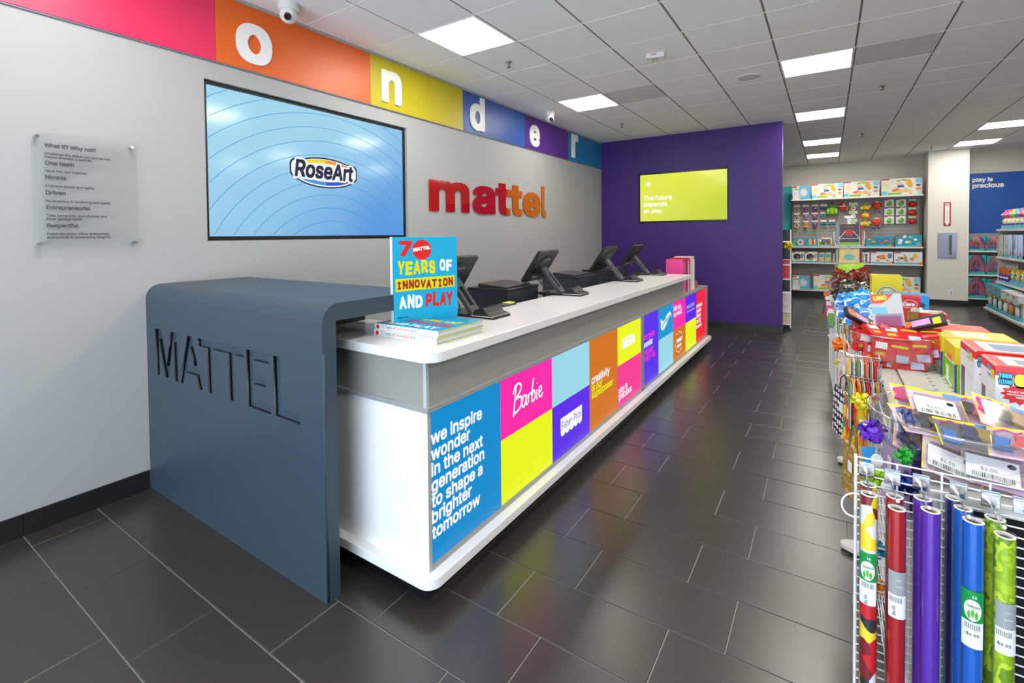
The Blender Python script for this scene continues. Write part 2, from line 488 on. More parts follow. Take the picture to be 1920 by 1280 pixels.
for ci in range(1, 15): part('ceiling_runner', MB().box(ci*GX-.012, RY0, CEIL+.006, ci*GX+.012, RY1, CEIL+.018), mat((128, 116, 98), .7), ce)
for ri in range(-8, 19): crs.box(0, GY0+ri*GY-.012, CEIL+.004, RX1, GY0+ri*GY+.012, CEIL+.012)
part('ceiling_cross_runner', crs, mat((225, 223, 219), .6), ce)

def holed_wall(u0, u1, z0, z1, hu0, hu1, hz0, hz1):
    return [(u0, z0, hu0, z1), (hu1, z0, u1, z1), (hu0, z0, hu1, hz0), (hu0, hz1, hu1, z1)]
WALLM = mat((167, 167, 166), .55, var=.02, scale=8, bump=.06, bscale=90, name='pale_grey_wall_paint')
wl = MB()
for a in holed_wall(RY0-.1, RY1, 0, CEIL+.05, 1.592, 3.462, 1.534, 2.634): wl.box(-.12, a[0], a[1], 0, a[2], a[3])
wl.box(-.16, 1.5, 1.45, -.10, 3.55, 2.72)
structure('wall_left', wl, WALLM)
PURPLE = mat((64, 27, 116), .5, var=.03, scale=8, bump=.05, bscale=90, name='purple_wall_paint')
wb = MB()
for a in holed_wall(0, 2.94, 0, CEIL+.02, .70, 2.19, 1.745, 2.625): wb.box(a[0], 8.405, a[1], a[2], 8.57, a[3])
wb.box(.6, 8.50, 1.65, 2.3, 8.57, 2.72)
structure('wall_back', wb, PURPLE)
FARM = mat((214, 208, 196), .6, var=.02, scale=8, name='cream_wall_paint')
structure('wall_far', MB().box(-.1, RY1, 0, RX1+.1, RY1+.12, CEIL+.05), FARM)
structure('wall_right', MB().box(RX1, RY0-.1, 0, RX1+.12, RY1, CEIL+.05), FARM)
wr = MB()
for a in holed_wall(RX0, RX1, 0, CEIL+.05, -.0+.2, 5.6, .25, 2.9): wr.box(a[0], RY0-.12, a[1], a[2], RY0, a[3])
structure('wall_rear', wr, WALLM)
structure('wall_pillar', MB().box(5.30, 13.42, 0.0, 5.945, RY1, CEIL+.01), mat((222, 218, 210), .55, var=.02))
BASE = mat((26, 25, 26), .4, var=.15, scale=60)
bl = MB(); bo = structure('baseboard_left', MB().box(0, RY0, 0, .004, 1.222, .112), BASE)
yy = .66-.6096*6
while yy < 1.2:
    part('baseboard_tile', MB().box(.002, yy+.0015, .001, .012, min(yy+.6096-.0015, 1.222), .115), BASE, bo, .001); yy += .6096
structure('baseboard_back', MB().box(0, 8.388, 0, 2.955, 8.405, .115).box(2.94, 8.405, 0, 2.955, 8.585, .115), mat((40, 38, 40), .45))
structure('baseboard_far', MB().box(2.95, RY1-.012, 0, RX1, RY1, .11), BASE)
structure('baseboard_pillar', MB().box(5.288, 13.408, 0, 5.957, 13.42, .11).box(5.288, 13.42, 0, 5.30, RY1-.012, .11), BASE)
structure('trim_1', MB().box(0, RY0, CEIL-.022, .022, 8.405, CEIL+.004), mat((168, 164, 160), .5))

# ceiling lights
def ceiling_light(ci, ri, label):
    t = thing('ceiling_light', label, 'ceiling light', (ci*GX+GX/2, GY0+ri*GY+GY/2, CEIL), 0, None)
    a, b = GX/2-.004, GY/2-.004
    f = MB().box(-a, -b, -.003, a, -b+.018, .03).box(-a, b-.018, -.003, a, b, .03).box(-a, -b+.018, -.003, -a+.018, b-.018, .03).box(a-.018, -b+.018, -.003, a, b-.018, .03)
    f.box(-a, -b, .012, a, b, .016)
    part('frame', f, WHITE, t)
    part('diffuser', MB().box(-a+.02, -b+.02, .004, a-.02, b-.02, .008), glow((255, 250, 240), PANEL_EMIT), t)
    return t
LL = {(1, 1): 'bright square ceiling light nearest the left wall, above the large blue screen', (1, 5): 'square ceiling light near the letter d of the colour band',
      (5, 5): 'nearest and largest of the ceiling lights in the middle row over the aisle', (5, 9): 'second square ceiling light along the middle row over the aisle',
      (5, 13): 'third square ceiling light along the middle row over the aisle', (5, 16): 'farthest square ceiling light of the middle row over the aisle',
      (9, 13): 'nearer of the two ceiling lights before the blue mural at right', (9, 16): 'farther of the two ceiling lights, just above the white pillar'}
for (ci, ri) in LIGHTS: 
    o = ceiling_light(ci, ri, LL.get((ci, ri), 'square ceiling light outside the picture, part of the same lighting grid'))
    if (ci, ri) not in LL: o['group'] = 'ceiling lights outside the picture'
for (ci, ri), lb in zip(VENTS, ('grey return air panel beside the ceiling light near the colour band', 'grey return air panel right of the nearest aisle light')):
    t = thing('air_vent', lb, 'vent', (ci*GX+GX/2, GY0+ri*GY+GY/2, CEIL))
    a, b = GX/2-.008, GY/2-.004
    part('frame', MB().box(-a, -b, -.002, a, -b+.015, .012).box(-a, b-.015, -.002, a, b, .012).box(-a, -b+.015, -.002, -a+.015, b-.015, .012).box(a-.015, -b+.015, -.002, a, b-.015, .012), mat((214, 213, 212), .6), t)
    part('panel', MB().box(-a+.015, -b+.015, .002, a-.015, b-.015, .010), mat((212, 211, 212), .7, bump=.4, bscale=200), t)

# things on the ceiling
def security_camera(x, y, s, label, face):
    t = thing('security_camera', label, 'camera', (x, y, CEIL), face)
    part('mount', MB().lathe([(1e-4, 0), (.055*s, 0), (.06*s, -.012*s), (.058*s, -.04*s), (.03*s, -.05*s), (1e-4, -.05*s)], 24), mat((222, 220, 216), .4), t, smooth='edge')
    b = MB().ball((0, -.012*s, -.068*s), .048*s, .052*s, .048*s, 20)
    bo_ = part('housing', b, mat((226, 224, 220), .35), t, smooth=True)
    part('lens', MB().cyl((0, -.045*s, -.085*s), (0, -.068*s, -.102*s), .022*s, .018*s, 16), mat((40, 28, 26), .15), bo_)
security_camera(.236, 2.07, 1.25, 'white dome security camera at the top edge over the orange panel', .9)
security_camera(.303, 5.87, 1.25, 'small white security camera on the ceiling over the purple panel', .9)
spr = [(.908, 3.955, 'ceiling sprinkler between the letter n and the first ceiling light'), (.872, 7.138, 'ceiling sprinkler just before the purple wall'), (4.05, 7.064, 'ceiling sprinkler right of the nearest aisle light'),
       (4.014, 10.274, 'far ceiling sprinkler beside the third aisle light'), (5.251, 12.7, 'tiny ceiling sprinkler in front of the white pillar')]
for x, y, lb in spr:
    t = thing('sprinkler', lb, 'sprinkler', (x, y, CEIL))
    part('escutcheon', MB().lathe([(1e-4, 0), (.035, 0), (.03, -.008), (.012, -.012), (1e-4, -.012)], 18), mat((190, 186, 180), .3, .8), t)
    part('head', MB().cyl((0, 0, -.01), (0, 0, -.035), .009, .007, 10).cyl((0, 0, -.05), (0, 0, -.053), .022, .022, 14).box(-.012, -.002, -.052, -.009, .002, -.03).box(.009, -.002, -.052, .012, .002, -.03), mat((120, 105, 90), .3, .9), t)
t = thing('fire_strobe', 'white fire alarm strobe with clear flash lens on the ceiling', 'alarm', (2.155, 4.58, CEIL), .25)
part('housing', MB().box(-.085, -.055, -.045, .085, .055, 0), mat((232, 230, 226), .35), t, .008)
part('flash_lens', MB().prism([(-.03, -.045), (.03, -.045), (.018, -.085), (-.018, -.085)], -.03, .03), clear(fac=.25), t)
part('mount_plate', MB().cyl((0, 0, -.002), (0, 0, .004), .075, .075, 24), mat((215, 213, 208), .5), t)
text(t, 'FIRE', -.04, -.028, RED, w=.05, y=-.0556, bold=.02)
t = thing('ceiling_speaker', 'round white ceiling speaker in front of the purple wall', 'speaker', (2.798, 5.842, CEIL))
part('rim', MB().lathe([(.135, .004), (.135, -.006), (.118, -.008), (.112, -.003), (.112, .004)], 32), WHITE, t, smooth='edge')
part('grille', MB().lathe([(1e-4, -.012), (.06, -.01), (.112, -.003)], 32), mat((206, 205, 202), .7, bump=.5, bscale=400), t, smooth=True)

# ------------------------------------------------------------------ colour band with white letters
t = thing('colour_band_sign', 'band of coloured panels with white letters along the top of the left wall', 'sign', (0, 0, 0), PI/2)
BAND = [(-2.345, -1.01, (70, 160, 70), None), (-1.01, .325, (120, 40, 150), None), (.325, 1.665, (236, 44, 96), 'w'), (1.665, 3.0, (238, 104, 22), 'o'), (3.0, 4.335, (206, 190, 14), 'n'), (4.335, 5.69, (38, 88, 172), 'd'), (5.69, 7.016, (92, 42, 146), 'e'), (7.016, 8.40, (32, 128, 190), 'r')]
LETP = {'o': (1.80, 2.06, 2.84), 'n': (3.125, 3.375, 2.846), 'd': (4.462, 4.742, 2.832), 'e': (5.806, 6.075, 2.84), 'r': (7.136, 7.355, 2.846), 'w': (.46, .84, 2.84)}
for a, b, c, ch in BAND:
    p = part('panel', MB().box(a+.001, -.016, 2.766, b-.001, -.001, CEIL-.022), mat(tuple(int(v*.93) for v in c), .42, var=.02), t)
    if ch:
        x0, x1, z = LETP[ch]
        part('letter', text_mb(ch, x0, z, w=x1-x0, y=-.0165, bold=.03, depth=.014), mat((236, 235, 231), .4), p)
part('bottom_trim', MB().box(-2.345, -.012, 2.758, 8.40, -.0005, 2.766), mat((120, 116, 130), .4), t)

# ------------------------------------------------------------------ recessed screens
def wall_screen(name, label, loc, rz, w, h, recess, bz, face):
    t = thing(name, label, 'screen', loc, rz)
    f = MB()
    for a in holed_wall(.004, w-.004, .004, h-.004, bz, w-bz, bz*1.15, h-bz): f.box(a[0], recess-.022, a[1], a[2], recess+.03, a[3])
    f.box(.01, recess, .01, w-.01, recess+.03, h-.01)
    part('bezel', f, mat((16, 16, 18), .28), t)
    s = part('display', MB().box(bz+.0005, recess-.012, bz*1.15+.0005, w-bz-.0005, recess-.001, h-bz-.0005), face, t)
    return t, s
def ramp_glow(c0, c1, s, w, h, spec=.5):
    """display image: soft diagonal wash between two colours"""
    m = bpy.data.materials.new('display_image'); m.use_nodes = True; nt = m.node_tree; b = nt.nodes['Principled BSDF']
    b.inputs['Base Color'].default_value = (.015, .015, .015, 1); b.inputs['Roughness'].default_value = .12
    tc = nt.nodes.new('ShaderNodeTexCoord'); n = nt.nodes.new('ShaderNodeTexNoise'); n.inputs['Scale'].default_value = 1.1; n.inputs['Detail'].default_value = 1
    sp = nt.nodes.new('ShaderNodeSeparateXYZ'); nt.links.new(tc.outputs['Object'], sp.inputs[0]); nt.links.new(tc.outputs['Object'], n.inputs[0])
    a = nt.nodes.new('ShaderNodeMath'); a.operation = 'MULTIPLY_ADD'; nt.links.new(sp.outputs['X'], a.inputs[0]); a.inputs[1].default_value = .55/w; a.inputs[2].default_value = 0
    d = nt.nodes.new('ShaderNodeMath'); d.operation = 'MULTIPLY_ADD'; nt.links.new(sp.outputs['Z'], d.inputs[0]); d.inputs[1].default_value = -.55/h; nt.links.new(a.outputs[0], d.inputs[2])
    e = nt.nodes.new('ShaderNodeMath'); e.operation = 'MULTIPLY_ADD'; nt.links.new(n.outputs['Fac'], e.inputs[0]); e.inputs[1].default_value = .5; nt.links.new(d.outputs[0], e.inputs[2])
    cr = nt.nodes.new('ShaderNodeValToRGB'); cr.color_ramp.elements[0].color = L3(c0); cr.color_ramp.elements[1].color = L3(c1); cr.color_ramp.elements[0].position = -0.0; cr.color_ramp.elements[1].position = .75
    nt.links.new(e.outputs[0], cr.inputs[0]); nt.links.new(cr.outputs[0], b.inputs['Emission Color']); b.inputs['Emission Strength'].default_value = s
    return m
W1, H1 = 1.87, 1.10
t, s = wall_screen('wall_display', 'large blue screen with curved lines and a brand oval, set into the left wall', (0, 1.592, 1.534), PI/2, W1, H1, .05, .026, ramp_glow((160, 214, 238), (84, 152, 224), .78, W1, H1))
arcs = MB(); yA = .0376
for k in range(15):
    R_ = .35+.112*k; pts = []
    cx_, cz_ = 1.02, -.42
    for j in range(241):
        a = PI*(j/240)
        x_, z_ = cx_+R_*math.cos(a)*1.05, cz_+R_*math.sin(a)
        if .029 < x_ < W1-.029 and .033 < z_ < H1-.029: pts.append((x_, z_))
        else:
            if len(pts) > 1: stroke(arcs, pts, .0045, yA, smooth=False)
            pts = []
    if len(pts) > 1: stroke(arcs, pts, .0045, yA, smooth=False)
part('curved_lines', arcs, glow((62, 160, 222), .9), s)
lg = MB(); lx, lz = .957, .56
for (rx, rz, mi, yo) in ((.325, .128, 0, .0), (.312, .116, 1, -.0004)):
    lg.flat(ell(lx, lz, rx, rz, 40), yA-.0005+yo, mi)
    lg.flat(rrect(lx-.325*rx/.325, lz-.062*rz/.128, lx+.325*rx/.325, lz+.095*rz/.128, .05), yA-.0006+yo, mi)
RB = [(240, 70, 40), (250, 150, 30), (240, 220, 40), (90, 190, 70), (60, 190, 220), (60, 150, 230), (40, 80, 220), (130, 60, 220)]
for k in range(32):
    a0, a1 = 2*PI*k/32, 2*PI*(k+1)/32
    q = [(lx+rx*math.cos(a), lz+.003+rz*math.sin(a)) for rx, rz, a in ((.30, .108, a0), (.30, .108, a1), (.255, .078, a1), (.255, .078, a0))]
    lg.flat(q, yA-.0016, 3+(k//4))
lg.flat(rrect(lx-.30, lz-.055, lx+.30, lz+.07, .04), yA-.002, 1)
part('logo_badge', lg, [glow((10, 22, 56), .9), glow((245, 248, 250), .95), BLACK]+[glow(c, .95) for c in RB], s)
part('lettering_outline', text_mb('RoseArt', lx-.298, lz-.046, w=.586, y=yA-.0026, bold=.085, shear=.12, hscale=1.15), glow((245, 248, 250), .95), s)
part('lettering', text_mb('RoseArt', lx-.285, lz-.045, w=.56, y=yA-.003, bold=.028, shear=.12, hscale=1.15), glow((10, 22, 60), .9), s)

W2, H2 = 1.49, .88
t, s = wall_screen('wall_display', 'yellow green screen with a white slogan, set into the purple wall', (.70, 8.405, 1.745), 0, W2, H2, .03, .03, ramp_glow((226, 232, 70), (196, 212, 40), .80, W2, H2))
yB = .0176
wt_ = glow((250, 252, 225), 1.0)
for s_, z_, w_ in (('The future', .405, .50), ('depends', .295, .415), ('on play.', .18, .345)): text(s, s_, .085, z_, wt_, w=w_, y=yB, bold=.035)
part('round_badge', MB().flat(ell(.18, .68, .045, .045, 20), yB), glow((246, 248, 200), .95), s)

# ------------------------------------------------------------------ acrylic sign
t = thing('acrylic_sign', 'clear acrylic notice with dark lettering on the left wall', 'sign', (0, .73, 1.508), PI/2)
part('acrylic_sheet', MB().box(0, -.034, 0, .46, -.028, .614), clear((.99, 1, 1), .08, .03), t)
for px_, pz_ in ((.022, .022), (.438, .022), (.022, .592), (.438, .592)):
    part('standoff', MB().cyl((px_, 0, pz_), (px_, -.04, pz_), .009, .009, 14), CHROME, t)
ink = mat((74, 76, 80), .5)
for s_, z_, w_ in (('What if? Why not?', .540, .218), ('One team', .446, .12), ('Nimble', .369, .086), ('Driven', .287, .081), ('Entrepreneurial', .208, .185), ('Respectful', .111, .131)):
    part('heading_text', text_mb(s_, .05, z_, w=w_, y=-.0345, bold=.038), ink, t)
for s_, z_, w_ in (('Challenge the status quo and let kids', .500, .284), ('inspire endless creativity.', .481, .20), ('Have fun, win together', .407, .175), ('Embrace speed and agility.', .327, .21), ('Be tenacious in achieving bold goals.', .246, .278), ('Take ownership, and channel your', .168, .262), ('inner garage spirit.', .149, .15), ('Celebrate every voice, everywhere', .069, .268), ('and commit to unwavering integrity.', .050, .275)):
    part('body_text', text_mb(s_, .05, z_, w=w_, y=-.0345, bold=.03), ink, t)

# ------------------------------------------------------------------ big red letters on the wall
t = thing('wall_lettering', 'large glossy red lower case letters mounted on the left wall', 'sign', (0, 3.765, 1.835), PI/2)
REDG = mat((168, 10, 14), .06, var=.01, coat=1)
for ch, a, b, h in (('m', .0, .68, .55), ('a', .745, 1.205, .55), ('t', 1.215, 1.55, .55), ('t', 1.535, 1.85, .55), ('e', 1.865, 2.345, .55), ('l', 2.38, 2.51, .575)):
    part('letter', text_mb(ch, a, .008, w=b-a, h=h, y=-.002, bold=.032, depth=.012), REDG, t)

# ------------------------------------------------------------------ dark waterfall counter at the near end
DARK = mat((52, 67, 79), .42, var=.22, scale=260, bump=.12, spec=.45, bscale=420, name='charcoal_solid_surface')
DARKS = mat((30, 34, 40), .5, var=.1, scale=200)
t = thing('charcoal_counter', 'charcoal waterfall counter with engraved capital letters at the near end', 'counter', (0, 1.228, 0))
R_ = .085; W_ = 1.767; Ht = 1.268; D_ = .63
prof = [(.016, 0), (.068, 0), (.068, 1.192), (D_, 1.192), (D_, Ht), (R_, Ht)]
prof += [(R_-(R_-.0)*math.sin(a), Ht-R_+R_*math.cos(a)) for a in [PI/2*k/10 for k in range(1, 10)]]
prof += [(0, Ht-R_), (0, 1.06), (.016, 1.06)]
part('waterfall_top', MB().prism(prof, .003, W_, 'yz'), [DARK], t, smooth='edge')
# front skin with the letters cut through it (cut edges coloured black)
cu = bpy.data.curves.new('skin', 'CURVE'); cu.dimensions = '2D'; cu.fill_mode = 'BOTH'; cu.extrude = .008
def pl2(pts):
    sp = cu.splines.new('POLY'); sp.points.add(len(pts)-1); sp.use_cyclic_u = True
    for p, q in zip(sp.points, pts): p.co = (q[0], q[1], 0, 1)
pl2([(.003, 0), (W_, 0), (W_, 1.06), (.003, 1.06)])
T0, B0 = 1.01, .73
pl2([(.127, T0), (.135, B0), (.178, B0), (.178, .952), (.256, B0), (.292, B0), (.368, .952), (.374, B0), (.428, B0), (.422, T0), (.333, T0), (.277, .80), (.217, T0)])
pl2([(.440, B0), (.548, T0), (.602, T0), (.718, B0), (.669, B0), (.642, .80), (.517, .80), (.488, B0)]); pl2([(.575, .952), (.620, .85), (.535, .85)])
pl2([(.668, T0), (.670, .966), (.768, .966), (.775, B0), (.820, B0), (.820, .966), (.992, .966), (.996, B0), (1.042, B0), (1.042, .966), (1.142, .966), (1.142, T0)])
pl2([(1.165, T0), (1.170, B0), (1.372, B0), (1.372, .775), (1.222, .775), (1.222, .85), (1.334, .85), (1.334, .893), (1.222, .893), (1.222, .965), (1.364, .965), (1.364, T0)])
pl2([(1.398, T0), (1.404, B0), (1.60, B0), (1.60, .772), (1.455, .772), (1.455, T0)])
ob = bpy.data.objects.new('skin', cu); C.objects.link(ob)
dg = bpy.context.evaluated_depsgraph_get(); dg.update()
me = bpy.data.meshes.new_from_object(ob.evaluated_get(dg)); bpy.data.objects.remove(ob); bpy.data.curves.remove(cu)
for v in me.vertices: x_, y_, z_ = v.co; v.co = (x_, .008-z_, y_)
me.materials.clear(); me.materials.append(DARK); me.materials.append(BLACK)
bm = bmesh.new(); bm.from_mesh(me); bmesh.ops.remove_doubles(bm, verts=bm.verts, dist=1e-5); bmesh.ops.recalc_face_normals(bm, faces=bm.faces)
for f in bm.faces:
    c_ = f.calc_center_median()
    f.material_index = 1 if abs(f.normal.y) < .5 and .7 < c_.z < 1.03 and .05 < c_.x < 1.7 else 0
bm.to_mesh(me); bm.free()
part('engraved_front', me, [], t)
part('dark_infill', MB().box(.01, .0685, 0.0, 1.30, D_-.02, 1.1915), mat((20, 20, 22), .5), t)

# ------------------------------------------------------------------ white service counter
LAM = mat((238, 236, 234), .28, var=.025, scale=40, spec=.5, name='white_laminate')
FASC = mat((150, 147, 140), .3, var=.03, scale=60, spec=.5, name='grey_fascia')
RAIL = mat((150, 152, 152), .3)
CX, CY = 2.14, 1.455
t = thing('service_counter', 'long white service counter with backlit coloured panels along its front', 'counter', (CX, CY, 0), PI/2)
LX = 5.545
part('toe_kick', MB().box(.015, .03, 0, LX-.12, .80, .095), mat((20, 20, 21), .18), t)
part('base_shelf', MB().prism(rrect(-.045, -.052, LX+.05, .84, .065, 8, (1, 1, 1, 1)), .095, .141, 'xy'), LAM, t, bevel=.004)
bd = MB().box(.02, .014, .141, LX, .44, .812).box(.02, .44, .141, 4.36, .79, .80)
part('body', bd, LAM, t)
part('end_panel', MB().box(0, 0, .141, .020, .80, .815), LAM, t)
part('stile', MB().box(0, -.0015, .141, .019, 0, .815), mat((170, 172, 172), .3), t)
part('divider', MB().box(2.73, -.003, .141, 2.803, .012, .815), RAIL, t)
part('stile', MB().box(LX-.075, -.003, .141, LX, .012, .815), RAIL, t)
part('bottom_channel', MB().box(.02, -.003, .141, LX-.076, .012, .166), RAIL, t)
part('ledge_rail', MB().box(-.008, -.009, .815, LX+.006, .80, .836), RAIL, t, bevel=.002)
part('fascia', MB().box(.0, .004, .836, 4.245, .45, 1.031).box(0, .45, .836, .02, .80, 1.031), FASC, t)
part('corner_trim', MB().box(-.002, .002, .836, .014, .018, 1.031), mat((178, 188, 190), .25), t)
GS = 1.0
BLUE = (0, 138, 206); MAG = (252, 36, 168); YEL = (232, 244, 8); LBL = (152, 214, 232); VIO = (86, 34, 232); ORA = (208, 112, 6); ROSE = (246, 50, 148); AQU = (0, 146, 208); CRIM = (238, 32, 52)
def panel(x0, x1, z0, z1, c):
    return part('light_panel', MB().box(x0+.001, .003, z0+.001, x1-.001, .013, z1-.001), glow(c, GS), t)
WT = glow((244, 246, 250), 1.0); YT = glow((226, 236, 20), 1.0); MT = glow((240, 40, 190), 1.0)
ZB, ZM, ZT = .166, .501, .815
PY = .0022
p = panel(.019, .538, ZB, ZT, BLUE)
for i, (s_, w_) in enumerate((('we inspire', .357), ('wonder', .265), ('in the next', .362), ('generation', .372), ('to shape a', .357), ('brighter', .272), ('tomorrow', .335))):
    text(p, s_, .022, .672-.0672*i, WT, w=w_, y=PY, bold=.025)
p = panel(.538, 1.084, ZM, ZT, MAG)
part('lettering', script_word(MB(), .65, .60, .32, .15, PY), WT, p)
panel(.538, 1.084, ZB, ZM, YEL)
panel(1.084, 1.628, ZM, ZT, LBL)
p = panel(1.084, 1.628, ZB, ZM, VIO)
aw = [(1.19, .402), (1.50, .402), (1.50, .31)]
for k in range(5):
    c0 = 1.469-.062*k
    aw += [(c0+.031*math.cos(a), .31-.026*math.sin(a)) for a in [PI*j/6 for j in range(0, 7)]]
part('awning_badge', MB().flat(aw, PY), WT, p)
text(p, 'Fisher-Price', 1.204, .328, glow((60, 30, 150), .9), w=.282, y=PY-.001, bold=.0, hscale=1.35)
p = panel(1.628, 2.166, ZB, ZT, ORA)
text(p, 'creativity', 1.662, .492, WT, w=.335, y=PY, bold=.02); text(p, 'is our', 1.662, .437, YT, w=.195, y=PY, bold=.02); text(p, 'superpower', 1.662, .388, YT, w=.40, y=PY, bold=.02)
p = panel(2.166, 2.73, ZM, ZT, YEL)
part('lettering', text_mb('MEGA', 2.27, .622, w=.31, y=PY, bold=.045, hscale=1.0, spacing=.97), WT, p)
p = panel(2.166, 2.73, ZB, ZM, ROSE)
text(p, 'play is', 2.185, .276, WT, w=.20, y=PY, bold=.02); text(p, 'precious', 2.185, .222, WT, w=.30, y=PY, bold=.02)
p = panel(2.803, 3.267, ZB, ZT, VIO)
for s_, z_, m_, w_ in (('we make', .585, MT, .33), ('wonder', .516, WT, .27), ('happen', .444, MT, .28), ('every day', .384, MT, .36)):
    text(p, s_, 2.806, z_, m_, w=w_, y=PY, bold=.02)
p = panel(3.267, 3.802, ZM, ZT, AQU)
fm = MB()
fl_ = [(.0, .07), (.05, .085), (.03, .055), (.09, .06), (.07, .035), (.16, .045), (.25, .09), (.34, .10), (.395, .06), (.40, .01), (.375, .05), (.33, .062), (.29, .02), (.22, -.02), (.12, -.06), (.04, -.045), (.01, .0), (.03, .03), (.0, .07)]
fm.flat([(3.328+a, .625+b*.9+a*.06) for a, b in fl_[:-1]], PY)
part('flame_badge', fm, WT, p)
text(p, 'HOT WHEELS', 3.375, .605, glow((0, 120, 190), .95), w=.25, y=PY-.001, bold=.03, shear=.15, rot=.24, hscale=1.2)
panel(3.267, 3.802, ZB, ZM, LBL)
p = panel(3.802, 4.339, ZM, ZT, MAG)
text(p, 'kids rule', 3.828, .712, WT, w=.30, y=PY, bold=.02); text(p, 'our world', 3.828, .648, WT, w=.335, y=PY, bold=.02)
p = panel(3.802, 4.339, ZB, ZM, ORA)
wv = MB()
for k in range(10):
    a = 2*PI*k/10
    if k % 5 != 4: stroke(wv, [(4.04+.155*math.cos(a+j*.14)*(1.05 if j == 2 else 1), .345+.11*math.sin(a+j*.14)*(1.06 if j == 2 else 1)) for j in range(4)], .010, PY)
part('wavy_outline', wv, WT, p)
text(p, 'THOMAS', 3.93, .345, WT, w=.225, y=PY, bold=.05); text(p, '& FRIENDS', 3.945, .288, WT, w=.20, y=PY, bold=.04)
p = panel(4.339, 4.878, ZM, ZT, VIO)
part('lettering', text_mb('MASTERS', 4.395, .662, w=.385, h=.055, y=PY, bold=.02), glow((190, 176, 244), 1), p)
part('lettering', text_mb('OF THE UNIVERSE', 4.395, .612, w=.385, h=.032, y=PY, bold=.02), glow((190, 176, 244), 1), p)
panel(4.339, 4.878, ZB, ZM, YEL)
p = panel(4.878, LX-.075, ZB, ZT, CRIM)
for i, (s_, w_) in enumerate((('we inspire', .33), ('creative', .27), ('thinkers', .27), ('and big', .25), ('dreamers', .30))):
    text(p, s_, 4.888, .605-.0655*i, WT, w=w_, y=PY, bold=.02)
part('staff_shelf', MB().box(1.2, .80, .86, 5.2, 1.12, .89).box(1.2, .80, 0, 1.23, 1.12, .86).box(5.17, .80, 0, 5.2, 1.12, .86).box(1.23, .80, .40, 5.17, .82, .86), LAM, t)

wt = MB().prism([(x, y) for x, y in rrect(1.70, 1.42, 2.20, 5.815, .075, 8, (0, 1, 0, 0))], 1.0315, 1.075, 'xy')
wt.box(1.302, 1.42, 1.0315, 1.70, 1.858, 1.075)
solo('worktop', 'long white laminate worktop with rounded corner on the service counter', 'worktop', wt, mat((224, 222, 222), .22, var=.03, scale=30, spec=.5), bevel=.003)

# ------------------------------------------------------------------ books on the worktop
SKY = mat((12, 160, 200), .3, coat=.3); YB = mat((214, 206, 20), .4); RB_ = mat((214, 28, 30), .4); WB = mat((232, 232, 230), .4); PAGE = mat((206, 200, 190), .8, scale=300, var=.2); DKR = mat((150, 34, 20), .5)
def cover_art(parent, w, h, y, dx=0, wob=1):
    """hand lettered cover, flat print on the plane y"""
    r = random.Random(3)
    def word(s_, x, z, w_, h_, m_, yo=0):
        n = len(s_); mb = MB(); cw = w_/n
        for i, ch in enumerate(s_):
            if ch == ' ': continue
            ww = cw*(.55 if ch == 'I' else .88)
            text_mb(ch, x+cw*i+(cw-ww)/2, z+r.uniform(-.004, .004), w=ww, h=h_*r.uniform(.94, 1.05), y=y+yo, bold=.045, rot=r.uniform(-.05, .05), mb=mb)
        part('lettering', mb, m_, parent)
    word('7', .03, h*.79, .075, .092, RB_)
    part('red_badge', MB().flat(ell(.152, h*.845, .05, .05, 28), y), RB_, parent)
    part('lettering', text_mb('MATTEL', .107, h*.826, w=.092, h=.022, y=y-.0008, bold=.05, rot=.13), WB, parent)
    word('YEARS', .022, h*.50+.028, .205, .08, YB); word('OF', .245, h*.55+.016, .072, .072, WB)
    part('yellow_strip', MB().flat([(.014, h*.355), (w-.016, h*.375), (w-.016, h*.515), (.014, h*.505)], y), YB, parent)
    word('INNOVATION', .018, h*.375+.006, w-.04, .05, DKR, -.0008)
    word('AND', .03, h*.13+.01, .125, .078, WB); word('PLAY', .165, h*.13+.012, .155, .085, RB_)
    part('lettering', text_mb('ASSOULINE', .02, .016, w=.055, y=y, bold=.02), mat((10, 60, 80), .5), parent)
BWd, BHt, BTh = .345, .415, .028
def book_block(t, lying):
    pass
t = thing('picture_book', 'upright blue picture book with hand lettered cover standing on two lying books', 'book', (1.765, 1.622, 1.1331), math.atan2(.908, .418))
c_ = MB().box(0, 0, 0, BWd, .003, BHt).box(0, BTh-.003, 0, BWd, BTh, BHt)
part('cover_boards', c_, SKY, t, .0008)
part('spine', MB().box(-.002, 0, 0, .0015, BTh, BHt), WB, t)
part('page_block', MB().box(.002, .0032, .004, BWd-.006, BTh-.0032, BHt-.004), PAGE, t)
cover_art(t, BWd, BHt, -.0008)
